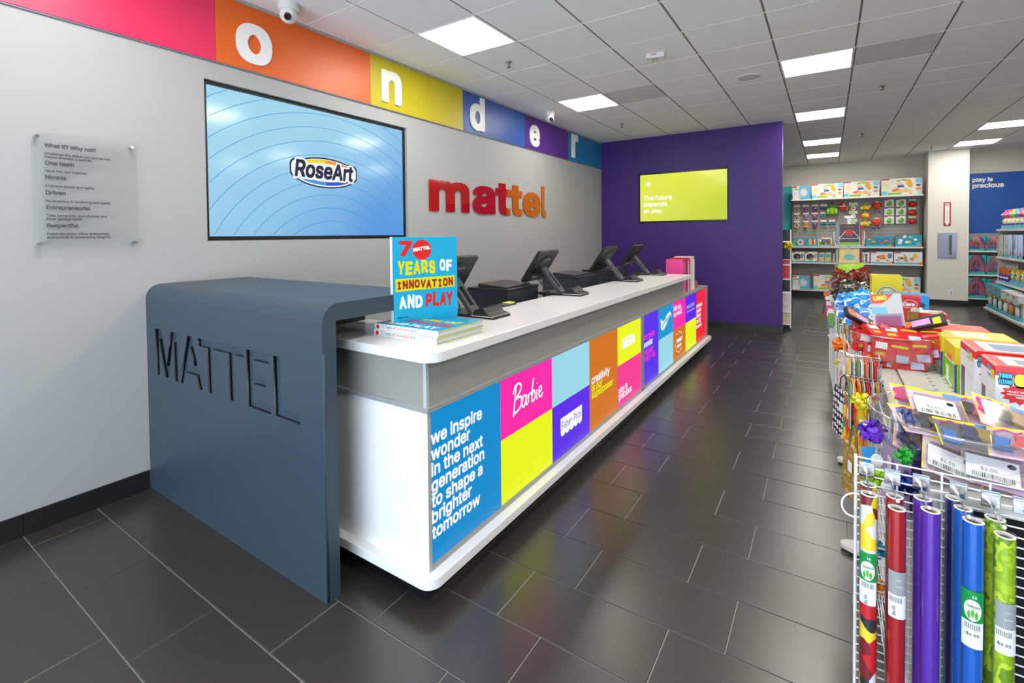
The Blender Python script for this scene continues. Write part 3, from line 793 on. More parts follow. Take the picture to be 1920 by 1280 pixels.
for i in range(2):
    t = thing('picture_book', ('lower' if i == 0 else 'upper')+' of two white spined picture books lying on the worktop', 'book', (1.695, 1.566+.004*i, 1.0755+i*.0288), -.006+.012*i)
    part('cover_boards', MB().box(0, 0, .0, .405, .335, .003).box(0, 0, .0255, .405, .335, .0285), [SKY], t)
    part('cover_edge', MB().box(.4005, .0, .0003, .4055, .335, .0027).box(.4005, 0, .0258, .4055, .335, .0282), YB, t)
    part('spine', MB().box(0, -.002, 0, .405, .0015, .0285), WB, t)
    part('page_block', MB().box(.004, .0018, .003, .40, .332, .0255), PAGE, t)
    part('spine_dot', MB().flat(ell(.023, .0142, .0105, .0105, 18), -.0026), RB_, t)
    part('lettering', text_mb('70 Years of', .045, .009, w=.098, y=-.0026, bold=.005, hscale=1.2), mat((60, 60, 66), .5), t)
    part('lettering', text_mb('Innovation', .147, .009, w=.093, y=-.0026, bold=.005, hscale=1.2), mat((190, 80, 70), .5), t)
    part('lettering', text_mb('and', .245, .009, w=.030, y=-.0026, bold=.005, hscale=1.2), mat((110, 110, 118), .5), t)
    part('lettering', text_mb('Play', .281, .009, w=.040, y=-.0026, bold=.005, hscale=1.2), mat((190, 220, 232), .5), t)
    if i == 1:
        g = MB()
        for j, (s_, x_, y_, w_, mi) in enumerate((('70', .03, .25, .1, 0), ('YEARS OF', .02, .175, .36, 1), ('INNOVATION', .02, .105, .36, 0), ('AND PLAY', .03, .03, .33, 2))):
            tm = text_mb(s_, x_, y_, w=w_, h=.055, y=0, bold=.045); tm.v = [(v[0], v[2], .0291) for v in tm.v]; g.add(tm.v, tm.f, mi)
        part('lettering', g, [RB_, YB, WB], t)

# ------------------------------------------------------------------ point of sale terminals
PB = mat((30, 30, 33), .28, spec=.5); PD = mat((16, 16, 18), .4); PG = mat((74, 76, 78), .35); SIL = mat((190, 194, 198), .25, .8)
def pos_terminal(label):
    t = thing('sales_terminal', label, 'monitor', (0, 0, 0), PI/2, 'sales terminals along the worktop')
    part('base', MB().prism(rrect(-.095, -.10, .095, .14, .03), 0, .018, 'xy'), PB, t, .003)
    rd = part('card_reader', MB().prism([(-.24, .0), (-.235, .018), (-.19, .03), (-.165, .062), (-.105, .048), (-.09, .018), (-.09, 0)], -.088, .088, 'yz'), PD, t, .004)
    part('silver_trim', MB().box(-.0895, -.236, .010, .0895, -.170, .017).box(-.092, -.23, .010, -.0885, -.09, .016).box(.0885, -.23, .010, .092, -.09, .016), SIL, rd)
    part('slot', MB().box(-.05, -.168, .058, .05, -.160, .066), BLACK, rd)
    a = math.atan2(.215, .19)
    M_ = Matrix.Translation((0, -.045, .012)) @ Matrix.Rotation(-math.atan2(.19, .225), 4, 'X')
    am = MB()
    for x0, x1, z0, z1 in ((-.042, -.018, 0, .30), (.018, .042, 0, .30), (-.018, .018, 0, .05), (-.018, .018, .19, .30)): am.box(x0, -.012, z0, x1, .016, z1, 0, M_)
    part('arm', am, PG, t, .003)
    part('hinge', MB().cyl((-.045, .135, .235), (.045, .135, .235), .022, n=14), PB, t)
    S = Matrix.Translation((0, .150, .225)) @ Matrix.Rotation(math.radians(34), 4, 'X')
    sc = MB().prism(rrect(-.178, -.148, .178, .148, .012, 3), -.012, .016, 'xz')
    part('screen', sc.xform(S), PD, t, .004)
    part('screen_glass', MB().box(-.165, .0162, -.132, .165, .0172, .136).xform(S), mat((14, 18, 26), .08), t)
    dm = MB(); pr = [(1e-4, -.034), (.07, -.033), (.10, -.028), (.118, -.012)]
    vs = [(r*math.cos(2*PI*k/28)*1.12, y, r*math.sin(2*PI*k/28)) for r, y in pr for k in range(28)]
    dm.add(vs, [(i*28+k, i*28+(k+1) % 28, (i+1)*28+(k+1) % 28, (i+1)*28+k) for i in range(3) for k in range(28)])
    bk = part('back_dome', dm.xform(S), PB, t, smooth=True)
    rb = MB()
    for k in range(7):
        z_ = -.055+.02*k; hw = math.sqrt(max(0, .098**2-z_**2))*1.05
        rb.box(-hw, -.0365, z_-.003, hw, -.030, z_+.003)
    part('ribs', rb.xform(S), PD, bk)
    cb = MB()
    for k in range(3):
        x_ = -.03+.03*k
        cb.tube([(x_, .17, .13), (x_+.02, .14, .07), (x_-.03, .08, .05), (x_-.05, .06, .025), (x_-.1, .1, .006), (x_-.14, .02+.03*k, .005)], .0035, 6)
    part('cables', cb, BLACK, t)
    return t
p0 = pos_terminal('nearest black sales terminal, half hidden behind the upright blue book')
p0.location = (1.715, 2.28, 1.0755)
dup(p0, (1.70, 3.44, 1.0755), PI/2+.06, 'second black sales terminal from the books, in front of the grey wall')
dup(p0, (1.715, 4.74, 1.0755), PI/2, 'third black sales terminal from the books, overlapping the wall corner')
dup(p0, (1.715, 5.60, 1.0755), PI/2, 'farthest black sales terminal, at the far end of the worktop')
def cash_box(label):
    t = thing('receipt_unit', label, 'box', (0, 0, 0), PI/2, 'black receipt units behind the worktop')
    part('case', MB().box(0, 0, 0, .44, .40, .245), mat((32, 40, 48), .45), t, .004)
    part('lid', MB().box(-.006, -.006, .246, .446, .38, .262), PB, t, .004)
    part('keypad', MB().prism([(.05, .262), (.30, .262), (.30, .292), (.05, .275)], .03, .40, 'yz'), mat((44, 44, 46), .35), t, .003)
    return t
c0 = cash_box('nearest black receipt unit behind the second sales terminal'); c0.location = (1.56, 2.93, .8905)
dup(c0, (1.56, 4.14, .8905), None, 'middle black receipt unit behind the third sales terminal'); dup(c0, (1.56, 5.02, .8905), None, 'farthest black receipt unit, before the purple wall')
t = thing('note_tray', 'small dark tray with yellow notes at the back edge of the worktop', 'tray', (1.735, 2.62, 1.0755), PI/2)
part('tray', MB().box(0, 0, 0, .16, .07, .012), DARKGREY, t, .003); part('notes', MB().box(.07, .008, .0121, .145, .062, .018), mat((226, 226, 60), .6), t)

# ------------------------------------------------------------------ books at the far end of the counter
y_ = 5.93
BKS = [('hot pink box shaped book facing out, nearest of the row at the far counter end', .13, .405, (238, 70, 150), (176, 22, 66)), ('slate blue spined book second in the row at the far counter end', .045, .40, (96, 104, 120), (170, 30, 60)), ('dark red spined book in the row at the far counter end', .06, .412, (170, 36, 46), (200, 40, 70)),
       ('white spined book right of the dark red one at the far counter end', .05, .40, (222, 216, 210), (206, 46, 76)), ('magenta spined book in the row at the far counter end', .06, .415, (222, 34, 112), (222, 30, 70)), ('pale grey spined book in the row at the far counter end', .12, .42, (206, 208, 206), (226, 226, 224)), ('white book with small figures, farthest of the row at the counter end', .11, .42, (232, 230, 224), (150, 150, 150))]
for lb, th, hh, c1, c2 in BKS:
    t = thing('shelf_book', lb, 'book', (2.075, y_, .8365), PI/2, 'books in a row at the far counter end')
    part('cover_boards', MB().box(0, 0, 0, .003, .20, hh).box(th-.003, 0, 0, th, .20, hh), mat(c1, .35), t)
    part('spine', MB().box(.003, -.001, 0, th-.003, .004, hh-.03), mat(c1, .35), t)
    part('head_band', MB().box(.003, -.001, hh-.03, th-.003, .2, hh), mat(c2, .4), t)
    part('page_block', MB().box(.003, .004, .004, th-.003, .195, hh-.031), PAGE, t)
    y_ += th+.004
t = thing('gift_box', 'little brown and red gift pack after the row of books at the counter end', 'box', (2.085, y_+.02, .8365), PI/2)
part('carton', MB().box(0, 0, 0, .11, .12, .09), mat((150, 110, 96), .6), t, .004); part('ribbon', MB().box(.045, -.002, 0, .065, .122, .092), RED, t)
part('bow', MB().ball((.035, .06, .105), .022, .02, .016).ball((.075, .06, .105), .022, .02, .016), mat((190, 160, 150), .5), t, smooth=True)
solo('green_ribbon', 'curl of green ribbon lying at the foot of the row of books', 'ribbon', MB().tube([(0, 0, 0), (.05, -.01, .02), (.1, .01, .005), (.16, -.008, .025), (.22, .0, .004)], .004, 6), mat((120, 170, 60), .5), (2.10, 5.78, .842), PI/2)

# ------------------------------------------------------------------ product helpers
def carton(name, label, cat, loc, rz, w, d, h, col, prints=(), group=None, texts=(), top=None, bevel=.002, sides=None, rot=None, rough=.35):
    """printed box: local x 0..w, front at y=0 facing -y, depth to +y; prints = [(polygon in 0..1 front units, colour)]"""
    t = thing(name, label, cat, loc, rz, group, rot)
    part('box_body', MB().box(0, 0, 0, w, d, h), mat(col, rough), t, bevel)
    if prints:
        mb = MB(); cols = []
        for i, (poly, c) in enumerate(prints):
            m = mat(c, rough)
            if m not in cols: cols.append(m)
            mb.flat([(p[0]*w, p[1]*h) for p in poly], -.0006-.0005*i, cols.index(m))
        part('front_print', mb, cols, t)
    for (s_, x, z, ww, c, b) in texts:
        part('lettering', text_mb(s_, x*w, z*h, w=ww*w, y=-.0008-.0005*len(prints), bold=b), mat(c, .4), t)
    if top: part('top_print', MB().box(.004, .004, h, w-.004, d-.004, h+.0006), mat(top, rough), t)
    if sides:
        part('side_print', MB().box(-.0006, .003, .003, 0, d-.003, h-.003), mat(sides, rough), t)
    return t
def pillow(mb, w, h, th, seed, mi=0, nx=8, nz=8):
    """crumpled sealed bag, lying in the xz plane around the origin"""
    r = random.Random(seed)
    for sgn in (-1, 1):
        vs = []
        for i in range(nx+1):
            for j in range(nz+1):
                u, v = i/nx*2-1, j/nz*2-1
                k = max(0, (1-abs(u)**3))*max(0, (1-abs(v)**2.5))
                zz = v*h/2+(.004*(1 if i % 2 else -1) if abs(v) == 1 else 0)
                vs.append((u*w/2*(1-.12*k), sgn*(th/2*k+.0008)+r.uniform(-1, 1)*th*.10*k, zz))
        mb.add(vs, [(i*(nz+1)+j, (i+1)*(nz+1)+j, (i+1)*(nz+1)+j+1, i*(nz+1)+j+1) for i in range(nx) for j in range(nz)], mi)
    return mb
def bowl(label, loc, R, H, rb):
    t = thing('clear_bowl', label, 'bowl', loc)
    pr = [(1e-4, .004), (rb, .004)]
    for k in range(1, 11):
        a = k/10; pr.append((rb+(R-rb)*math.sin(a*PI/2)**.9, .004+(H-.004)*(1-math.cos(a*PI/2))**.9))
    part('bowl_wall', MB().lathe(pr, 48), clear((.97, .96, .97), .14, .04), t, smooth=True)
    tor = MB()
    for rr, zz, r_ in ((R, H, .0035), (rb, .0035, .003)):
        n = 48; m_ = 6
        vs = [((rr+r_*math.cos(2*PI*j/m_))*math.cos(2*PI*i/n), (rr+r_*math.cos(2*PI*j/m_))*math.sin(2*PI*i/n), zz+r_*math.sin(2*PI*j/m_)) for i in range(n) for j in range(m_)]
        tor.add(vs, [(i*m_+j, ((i+1) % n)*m_+j, ((i+1) % n)*m_+(j+1) % m_, i*m_+(j+1) % m_) for i in range(n) for j in range(m_)])
    part('rim', tor, clear((.9, .9, .92), .3, .05), t, smooth=True)
    return t
def bow(name, label, loc, col, r=.045, n=26, seed=1):
    rr = random.Random(seed); mb = MB()
    for k in range(n):
        th = rr.uniform(0, 2*PI); ph = math.acos(rr.uniform(-.35, 1)); d = Vector((math.sin(ph)*math.cos(th), -math.cos(ph), math.sin(ph)*math.sin(th)))
        a = d.orthogonal().normalized(); a.rotate(Matrix.Rotation(rr.uniform(0, 6.28), 3, d)); b = d.cross(a); L_ = r*rr.uniform(.8, 1.05); vs = []
        for j in range(9):
            q = 2*PI*j/9; c_ = d*(L_*.62-L_*.38*math.cos(q))+a*(math.sin(q)*L_*.24)
            vs += [c_-b*r*.17, c_+b*r*.17]
        mb.add(vs, [(2*j, 2*j+1, (2*j+3) % 18, (2*j+2) % 18) for j in range(9)])
    t = thing(name, label, 'bow', loc)
    part('loops', mb, mat(col, .25, coat=.4, var=.12), t); part('card_base', MB().cyl((0, 0, 0), (0, .003, 0), r*.45, n=14), mat(col, .4), t)
    return t

# ------------------------------------------------------------------ centre gondola
GW = mat((206, 204, 198), .4, name='shelf_enamel'); GD = mat((186, 184, 178), .45)
t = thing('display_gondola', 'long white low display gondola running away on the right, loaded with boxes and bowls', 'shelf', (3.72, 1.53, 0))
DZ = .92; GLX, GLY = .48, 4.42
part('deck', MB().box(.075, 0, DZ-.03, GLX, GLY, DZ), GW, t, .002)
part('deck_edge_rail', MB().box(0, 0, DZ-.045, .07, GLY, DZ-.004), GD, t, .003)
hl = MB()
for r_ in range(3):
    for k in range(70): hl.box(.165+.05*r_, .08+.06*k, DZ+.0001, .177+.05*r_, .088+.06*k, DZ+.0006)
part('deck_slots', hl, mat((70, 68, 66), .8), t, stuff=True)
part('back_panel', MB().box(.02, .03, .14, .035, GLY-.02, DZ-.045), GD, t)
part('dark_infill', MB().box(.036, .06, .14, GLX-.01, .075, DZ-.032), mat((20, 20, 22), .8), t)  # black sheet standing in for the shade under the deck
part('lower_shelf', MB().box(.10, .08, .45, .46, GLY-.02, .475), GW, t)
part('corner_post', MB().box(.0, .0, .0, .055, .025, DZ-.046), mat((168, 168, 168), .5), t)
part('base_deck', MB().box(-.0, 0, .10, GLX, GLY, .14), GW, t, .003)
part('kick_plate', MB().box(.06, .04, 0, GLX-.06, GLY-.04, .10), BLACK, t)
for k in range(4):
    y0 = .02 if k == 0 else .225+k*1.06
    part('upright', MB().box(.005, y0, .0, .03, y0+.03, DZ-.045), GW, t)
    ft = [(x, y) for x, y in ell(0, 0, .135, .06, 18, PI/2, 1.5*PI)]
    if k > 0: part('foot', MB().prism([(a, y0+.015+b) for a, b in ft], .012, .03, 'xy'), GW, t)

# wire panels
def wire_panel(label, loc, rz, w, h, nz_, nx_, z0=0):
    t = thing('grid_rack', label, 'display rack', loc, rz)
    fr = MB()
    for x_ in (0, w):
        for dy in (0, .016): part('side_rail', MB().tube([(x_, dy, z0), (x_, dy, h)], .0035), WIRE, t)
    ld = MB()
    for k in range(int((h-z0)/.03)): ld.tube([(0, 0, z0+.015+.03*k), (0, .016, z0+.015+.03*k)], .002, 4)
    part('rail_rungs', ld, WIRE, t, stuff=True)
    hw_ = MB()
    for k in range(nz_): hw_.tube([(-.003, 0, h-k*(h-z0)/nz_), (w+.003, 0, h-k*(h-z0)/nz_)], .0019, 5)
    part('horizontal_wires', hw_, WIRE, t, stuff=True)
    vw = MB()
    for k in range(nx_+1): vw.tube([(k*w/nx_, .004, z0), (k*w/nx_, .004, h)], .0022, 5)
    part('vertical_wires', vw, WIRE, t, stuff=True)
    return t
wire_panel('white wire end panel holding gift wrap rolls, in the right foreground', (3.590, 1.50, 0), 0, .50, .976, 44, 6)
wire_panel('white wire panel seen edge on at the far end of the gondola', (3.545, 6.40, 0), -PI/2+.035, 1.3, .90, 30, 8)
wire_panel('white wire panel along the aisle side of the gondola, behind bows and cards', (3.694, 5.0, 0), -PI/2, 3.4, .90, 14, 12, .06)

# gift wrap rolls on chrome hooks
PAPER = {'ball': patterned('patch', [(236, 236, 236), (206, 30, 40), (40, 44, 52), (238, 208, 30), (236, 238, 240), (130, 22, 34), (230, 232, 236), (250, 220, 60)], 26),
         'red': mat((172, 24, 34), .3, var=.05), 'purple': mat((92, 44, 168), .28, var=.05), 'blue': mat((22, 96, 190), .28, var=.05), 'navy': mat((24, 34, 92), .3), 'lime': patterned('wobble', [(176, 204, 32), (150, 184, 24), (196, 220, 50), (110, 150, 24)], 24)}
SLEEVE = clear((.98, .98, .98), .10, .08)
def wrap_roll(label, x, y, ztop, paper, r, kind=None, L_=.76):
    t = thing('gift_wrap_roll', label, 'gift wrap', (x, y, ztop), 0)
    part('paper_roll', MB().cyl((0, 0, -L_), (0, 0, 0), r, n=28, caps=False), PAPER[paper], t, smooth=True)
    part('paper_end', MB().lathe([(r, 0), (r+.0006, .001), (r-.003, .002), (r-.0035, -.004)], 28), WHITE, t)
    part('core', MB().lathe([(r-.0035, -.004), (r*.55, -.0045), (r*.5, -.03), (1e-4, -.03)], 24), mat((128, 104, 84), .8), t, smooth='edge')
    part('sleeve', MB().cyl((0, 0, -L_), (0, 0, .006), r+.0016, n=28, caps=False), SLEEVE, t, smooth=True)
    if kind:
        def band(a0, a1, z0, z1, k, m, name='label'):
            n = 10; rr = r+.0022+k*.0004; vs = []
            for i in range(n+1):
                a = a0+(a1-a0)*i/n
                vs += [(rr*math.sin(a), -rr*math.cos(a), z0), (rr*math.sin(a), -rr*math.cos(a), z1)]
            return part(name, MB().add(vs, [(2*i, 2*i+2, 2*i+3, 2*i+1) for i in range(n)]), m, t, smooth=True)
        def wraptext(s_, zc, ww, m, b=.02, rot=0, dx=0, hs=None):
            mb = text_mb(s_, -ww/2, 0, w=ww, y=0, bold=b, hscale=hs); rr = r+.0034; out = []
            for v in mb.v:
                px, pz = v[0], v[2]
                if rot: px, pz = -pz, px
                a = (px+dx)/rr; out.append((rr*math.sin(a), -rr*math.cos(a), zc+pz))
            mb.v = out; part('lettering', mb, m, t)
        z0 = kind[1]; GREY = mat((150, 152, 156), .4); inkd = mat((90, 92, 96), .6)
        if kind[0] == 'green':
            band(-1.25, .9, z0-.068, z0, 0, mat((20, 140, 70), .35)); band(-1.2, .85, z0-.125, z0-.068, 0, mat((228, 230, 230), .4))
            c_ = MB(); n = 12; rr = r+.0029; vs = []
            for i in range(n+1):
                u = -math.cos(PI*i/n); q = .015*u/rr-.15; hz = .023*math.sqrt(max(0, 1-u*u))
                vs += [(rr*math.sin(q), -rr*math.cos(q), z0-.042-hz), (rr*math.sin(q), -rr*math.cos(q), z0-.042+hz)]
            c_.add(vs, [(2*i, 2*i+2, 2*i+3, 2*i+1) for i in range(n)])
            part('emblem', c_, WHITE, t)
            lf = MB()
            for sx_ in (-1, 0, 1):
                vs = [(.006*sx_+.0028*math.sin(q), .009*math.cos(q)) for q in [2*PI*i/10 for i in range(10)]]
                lf.add([((rr+.0006)*math.sin(a/rr-.15), -(rr+.0006)*math.cos(a/rr-.15), z0-.048+b-.004*abs(sx_)) for a, b in vs], [tuple(range(10))])
            part('leaf_mark', lf, mat((90, 170, 60), .4), t)
            wraptext('GREEN', z0-.036, .022, mat((40, 120, 70), .5), .02, 0, -.002); wraptext('L1', z0-.014, .007, WHITE, .04)
            wraptext('$4.50' if kind[2] else '$4.95', z0-.098 if kind[2] else z0-.112, .022, inkd, .015, 0 if kind[2] else 1, -.003)
            for k in range(9): band(-.8+.15*k, -.8+.15*k+.07, z0-.084, z0-.072, 1, inkd, 'barcode')
        else:
            band(-.95, 1.1, z0-.055, z0, 0, GREY); band(-.95, 1.1, z0-.11, z0-.055, 0, mat((226, 226, 228), .4))
            wraptext('GIFT', z0-.021, .013, mat((206, 208, 212), .4), .015, 0, .004); wraptext('WRAP', z0-.036, .016, mat((206, 208, 212), .4), .015, 0, .004)
            wraptext('$4.95', z0-.092, .022, inkd, .015, kind[2], -.003)
            for k in range(9): band(-.8+.15*k, -.8+.15*k+.07, z0-.072, z0-.060, 1, inkd, 'barcode')
    return t
RT = .0166
wrap_roll('gift wrap roll printed with sports balls, leftmost in the right foreground', 3.6125, 1.42, .921, 'ball', RT, ('green', -.135, 0))
wrap_roll('second sports ball gift wrap roll, tucked behind the front one', 3.6135, 1.457, .928, 'ball', RT)
wrap_roll('red gift wrap roll in front, with a silver price label', 3.6645, 1.415, .905, 'red', RT, ('silver', -.14, 1))
wrap_roll('second red gift wrap roll, behind the front red one', 3.664, 1.452, .916, 'red', RT)
wrap_roll('purple gift wrap roll in front, second right of the red ones', 3.7245, 1.415, .919, 'purple', RT+.0005)
wrap_roll('second purple gift wrap roll, behind the front purple one', 3.7155, 1.453, .926, 'purple', RT)
wrap_roll('bright blue gift wrap roll with green eco label and price', 3.7945, 1.41, .920, 'blue', RT+.001, ('green', -.145, 1))
wrap_roll('second bright blue gift wrap roll behind the labelled one', 3.7845, 1.447, .926, 'blue', RT-.001)
wrap_roll('dark navy gift wrap roll, rearmost on the blue hook', 3.7735, 1.479, .931, 'navy', RT-.002)
wrap_roll('lime green monster print gift wrap roll in front, at the right edge', 3.8435, 1.41, .904, 'lime', RT, ('silver', -.135, 0))
wrap_roll('second lime green gift wrap roll, behind at the right edge', 3.8375, 1.452, .918, 'lime', RT)
for i, (x, z, lb) in enumerate(((3.612, .965, 'chrome hook of the sports ball gift wrap rolls'), (3.663, .96, 'chrome hook of the red gift wrap rolls'), (3.7175, .962, 'chrome hook of the purple gift wrap rolls'), (3.784, .962, 'chrome hook of the blue gift wrap rolls'), (3.8385, .957, 'chrome hook of the lime gift wrap rolls'), (3.890, .957, 'empty chrome hook at the right picture edge'))):
    t = thing('display_hook', lb, 'hook', (x, 1.498, z), 0, 'chrome hooks on the wire end panel')
    part('clip_plate', MB().box(-.016, -.006, -.034, .016, -.003, .004).box(-.016, -.012, -.004, .016, -.003, .002), CHROME, t, .001)
    part('prong', MB().tube([(0, -.006, -.025), (0, -.045, -.031), (.001, -.088, -.038), (.002, -.097, -.032)], .0018), CHROME, t)
    part('tip_bead', MB().ball((.002, -.098, -.031), .004), WHITE, t, smooth=True)

# ------------------------------------------------------------------ bowls and what is in them
def rotm(*a): return tuple(math.radians(v) for v in a)
B1 = (3.825, 1.70, DZ+.0005); bowl('clear plastic bowl heaped with blister packs, in the right foreground', B1, .20, .142, .075)
CL = clear((.97, .97, .98), .2, .06)
TOYC = [(238, 120, 50), (230, 80, 84), (60, 130, 210), (60, 70, 110), (226, 190, 130), (180, 150, 60), (240, 60, 130), (50, 46, 50)]
def blister(label, loc, rot, seed, kind):
    r = random.Random(seed); t = thing('toy_blister_pack', label, 'toy', loc, 0, None, rotm(*rot)); w, h = .125, .105
    part('backing_card', MB().box(-w/2, 0, -h/2, w/2, .0012, h/2), mat(rnd.choice([(222, 190, 206), (226, 200, 204), (120, 112, 118), (216, 176, 200)]), .4), t)
    pr = MB(); pr.flat(rect(-w/2, h/2-.009, w/2-.04, h/2), -.0005, 0).flat(rect(w/2-.04, h/2-.016, w/2, h/2), -.0005, 1).flat(rect(-w/2, -h/2, -w/2+.003, h/2-.03), -.0005, 0).flat(rect(w/2-.003, -h/2, w/2, h/2-.016), -.0005, 0)
    part('card_print', pr, [mat((240, 220, 50), .4), mat((106, 150, 214), .4)], t)
    if kind == 'logo':
        part('logo_patch', MB().flat(rect(.0, -h/2+.004, w/2-.004, h/2-.03), -.001), mat((240, 40, 140), .4), t)
        part('lettering', script_word(MB(), .004, -.012, .05, .026, -.0015), WHITE, t)
    if kind == 'price':
        part('price_label', MB().flat(rect(-.056, -.042, .038, .016), -.0125), WHITE, t)
        bc = MB()
        for k in range(22): bc.flat(rect(-.045+.0034*k, -.038, -.045+.0034*k+r.choice((.001, .002)), -.026), -.013)
        part('barcode', bc, mat((60, 60, 64), .6), t); part('lettering', text_mb('$2.50', -.03, -.02, w=.03, y=-.013, bold=.01), mat((110, 110, 116), .6), t)
        part('round_mark', MB().flat(ell(.025, .004, .008, .006, 14), -.013), BLACK, t)
    else:
        cols = r.sample(TOYC, 3)
        for k in range(3):
            b = MB(); cx, cz = -.04+.035*k+r.uniform(-.008, .008), r.uniform(-.025, .012)
            prf = [(cx-.014, cz+.02), (cx-.006, cz+.016), (cx+.006, cz+.018), (cx+.016, cz+.014), (cx+.012, cz-.006), (cx+.02, cz-.024), (cx-.018, cz-.022), (cx-.01, cz-.002)]
            part('doll_dress' if k < 2 else 'doll_shoes', b.prism(prf, -.010, -.001), mat(cols[k], .4), t, .002)
        part('hanger', MB().tube([(-.05, -.004, .03), (-.03, -.006, .038), (-.01, -.004, .03), (.0, -.006, .036)], .0022), mat((240, 40, 150), .35), t)
    part('blister', MB().prism(rrect(-w/2+.008, -h/2+.006, w/2-.008, h/2-.026, .012, 3), -.0118, -.0006), CL, t)
    return t
x0, y0, z0 = B1
BP = [((-.085, -.03, .122), (-66, 8, 24), 'toy', 'blister pack with orange doll shoes at the left of the near bowl'), ((.0, -.075, .115), (-68, 5, 6), 'toy', 'blister pack with blue and red doll clothes, front centre of the near bowl'), ((.095, -.085, .118), (-66, -4, -10), 'logo', 'blister pack with a magenta script logo patch in the near bowl'),
      ((-.045, .035, .148), (-56, 8, 12), 'price', 'white price label pack lying across the top of the near bowl'), ((.085, .02, .150), (-58, 20, 14), 'toy', 'tilted blister pack with coral dress on top of the near bowl'), ((-.075, .105, .140), (-62, 6, 10), 'toy', 'yellow headed blister pack at the back rim of the near bowl'),
      ((-.100, -.055, .072), (-42, 34, 24), 'toy', 'blister pack with navy clothes pressed against the left side of the near bowl'), ((-.035, -.098, .052), (-48, 20, 8), 'price', 'price label pack low at the front of the near bowl'), ((.045, -.098, .056), (-46, 4, -4), 'price', 'second price label pack low at the front of the near bowl'), ((.105, -.06, .065), (-40, -24, -18), 'price', 'price label pack at the right inside the near bowl'),
      ((.0, .0, .092), (-84, 0, 40), 'toy', 'blister pack buried in the middle of the near bowl'), ((.125, .05, .125), (-72, -10, -10), 'toy', 'blister pack with tan clothes at the right rim of the near bowl'), ((.03, .105, .135), (-64, 0, -6), 'toy', 'blister pack at the back of the near bowl')]
for i, (o, r_, k, lb) in enumerate(BP): blister(lb, (x0+o[0], y0+o[1], z0+o[2]), r_, 20+i, k)

B2 = (3.790, 2.92, DZ+.0005); bowl('clear plastic bowl heaped with red card game packs, middle of the gondola', B2, .19, .15, .07)
def deck(label, loc, rot, seed, col=(208, 26, 34)):
    t = thing('card_game_pack', label, 'card game', loc, 0, 'red card game packs in the middle bowl', rotm(*rot)); r = random.Random(seed)
    part('pack', MB().box(-.075, -.012, -.05, .075, .012, .05), mat(col, .3), t, .002)
    pr = MB().flat(rect(-.06, .005, -.015, .035), -.0126, 0).flat(rect(.02, -.045, .066, -.012), -.0126, 1).flat(ell(-.04, -.02, .026, .016, 14), -.0126, 2).flat(rect(.0, .02, .06, .03), -.0126, 3)
    part('front_print', pr, [WHITE, mat((190, 200, 226), .4), mat((240, 90, 40), .4), YB], t)
    part('lettering', text_mb('UNO', -.057, -.026, w=.034, y=-.0131, bold=.06, rot=.1), mat((246, 224, 60), .4), t)
    part('top_strip', MB().box(-.07, -.009, .0501, .07, .009, .0506), mat((150, 16, 24), .35), t)
    return t
x0, y0, z0 = B2; r2 = random.Random(5); k = 0
DP = [(-.10, -.07, .10, 8, 10, 25), (-.02, -.115, .075, -10, 6, 4), (.07, -.10, .08, -6, -8, -18), (-.11, .0, .125, -20, -14, 40), (.03, -.06, .145, -62, 4, 8), (.11, -.03, .14, -58, -6, -20), (-.05, -.05, .15, -66, 8, 30), (.0, .03, .15, -50, 4, 80), (.11, .06, .15, -40, -10, 60),
      (-.06, -.10, .045, -24, 12, 14), (.04, -.10, .04, -22, -6, -6), (.12, -.07, .09, -14, -20, -36), (-.12, .06, .15, -50, 10, 100), (.04, .10, .15, -30, 4, 170)]
DLB = ['at the left front inside', 'low at the front inside', 'at the right front inside', 'leaning at the left rim of', 'lying on top at the front of', 'lying on top at the right of', 'lying tilted on top at the left of', 'in the middle of', 'at the right rear of', 'at the bottom left inside', 'at the bottom centre inside', 'against the right side of', 'at the left rear of', 'at the back of']
for d_, lb in zip(DP, DLB):
    deck('red card game pack '+lb+' the middle bowl', (x0+d_[0]*.86, y0+d_[1]*.86, z0+d_[2]), d_[3:], k); k += 1
t = thing('card_game_blister', 'large pale card game pack with coral corner, standing up in the middle bowl', 'card game', (x0-.02, y0+.0, z0+.235), 0, None, rotm(-10, -4, 12))
part('backing_card', MB().box(-.062, 0, -.095, .062, .002, .095), mat((206, 204, 204), .3), t)
part('front_print', MB().flat([(-.062, .05), (-.02, .05), (.012, .072), (.03, .095), (-.062, .095)], -.0006, 0).flat(rect(-.062, .0, .0, .032), -.0006, 1).flat(rect(-.055, -.08, .05, -.01), -.0006, 2), [mat((240, 96, 60), .4), mat((130, 196, 226), .4), mat((206, 120, 170), .4)], t)
part('lettering', text_mb('UNO', -.05, .066, w=.055, y=-.0012, bold=.06, rot=.06), mat((250, 226, 90), .4), t)
part('blister', MB().box(-.05, -.016, -.085, .052, -.0008, .0), CL, t)
for i, (o, rr, lb) in enumerate((((-.125, -.02, .20), (-50, 30, 30), 'black card pack stuck in at the left of the middle bowl'), ((.11, .0, .20), (-48, -22, -14), 'black and orange card pack stuck in at the right of the middle bowl'))):
    t = thing('card_game_blister', lb, 'card game', (x0+o[0], y0+o[1], z0+o[2]), 0, None, rotm(*rr))
    part('pack', MB().box(-.085, -.012, -.03, .085, .012, .03), mat((36, 30, 36), .3), t, .002)
    part('front_print', MB().flat(rect(-.04, -.02, .03, .015), -.0126, 0).flat(ell(-.06, .0, .022, .02, 14), -.0126, 1).flat(rect(.04, -.028, .07, .01), -.0126, 2), [mat((206, 150, 196), .4), mat((236, 110, 30), .4), YB], t)

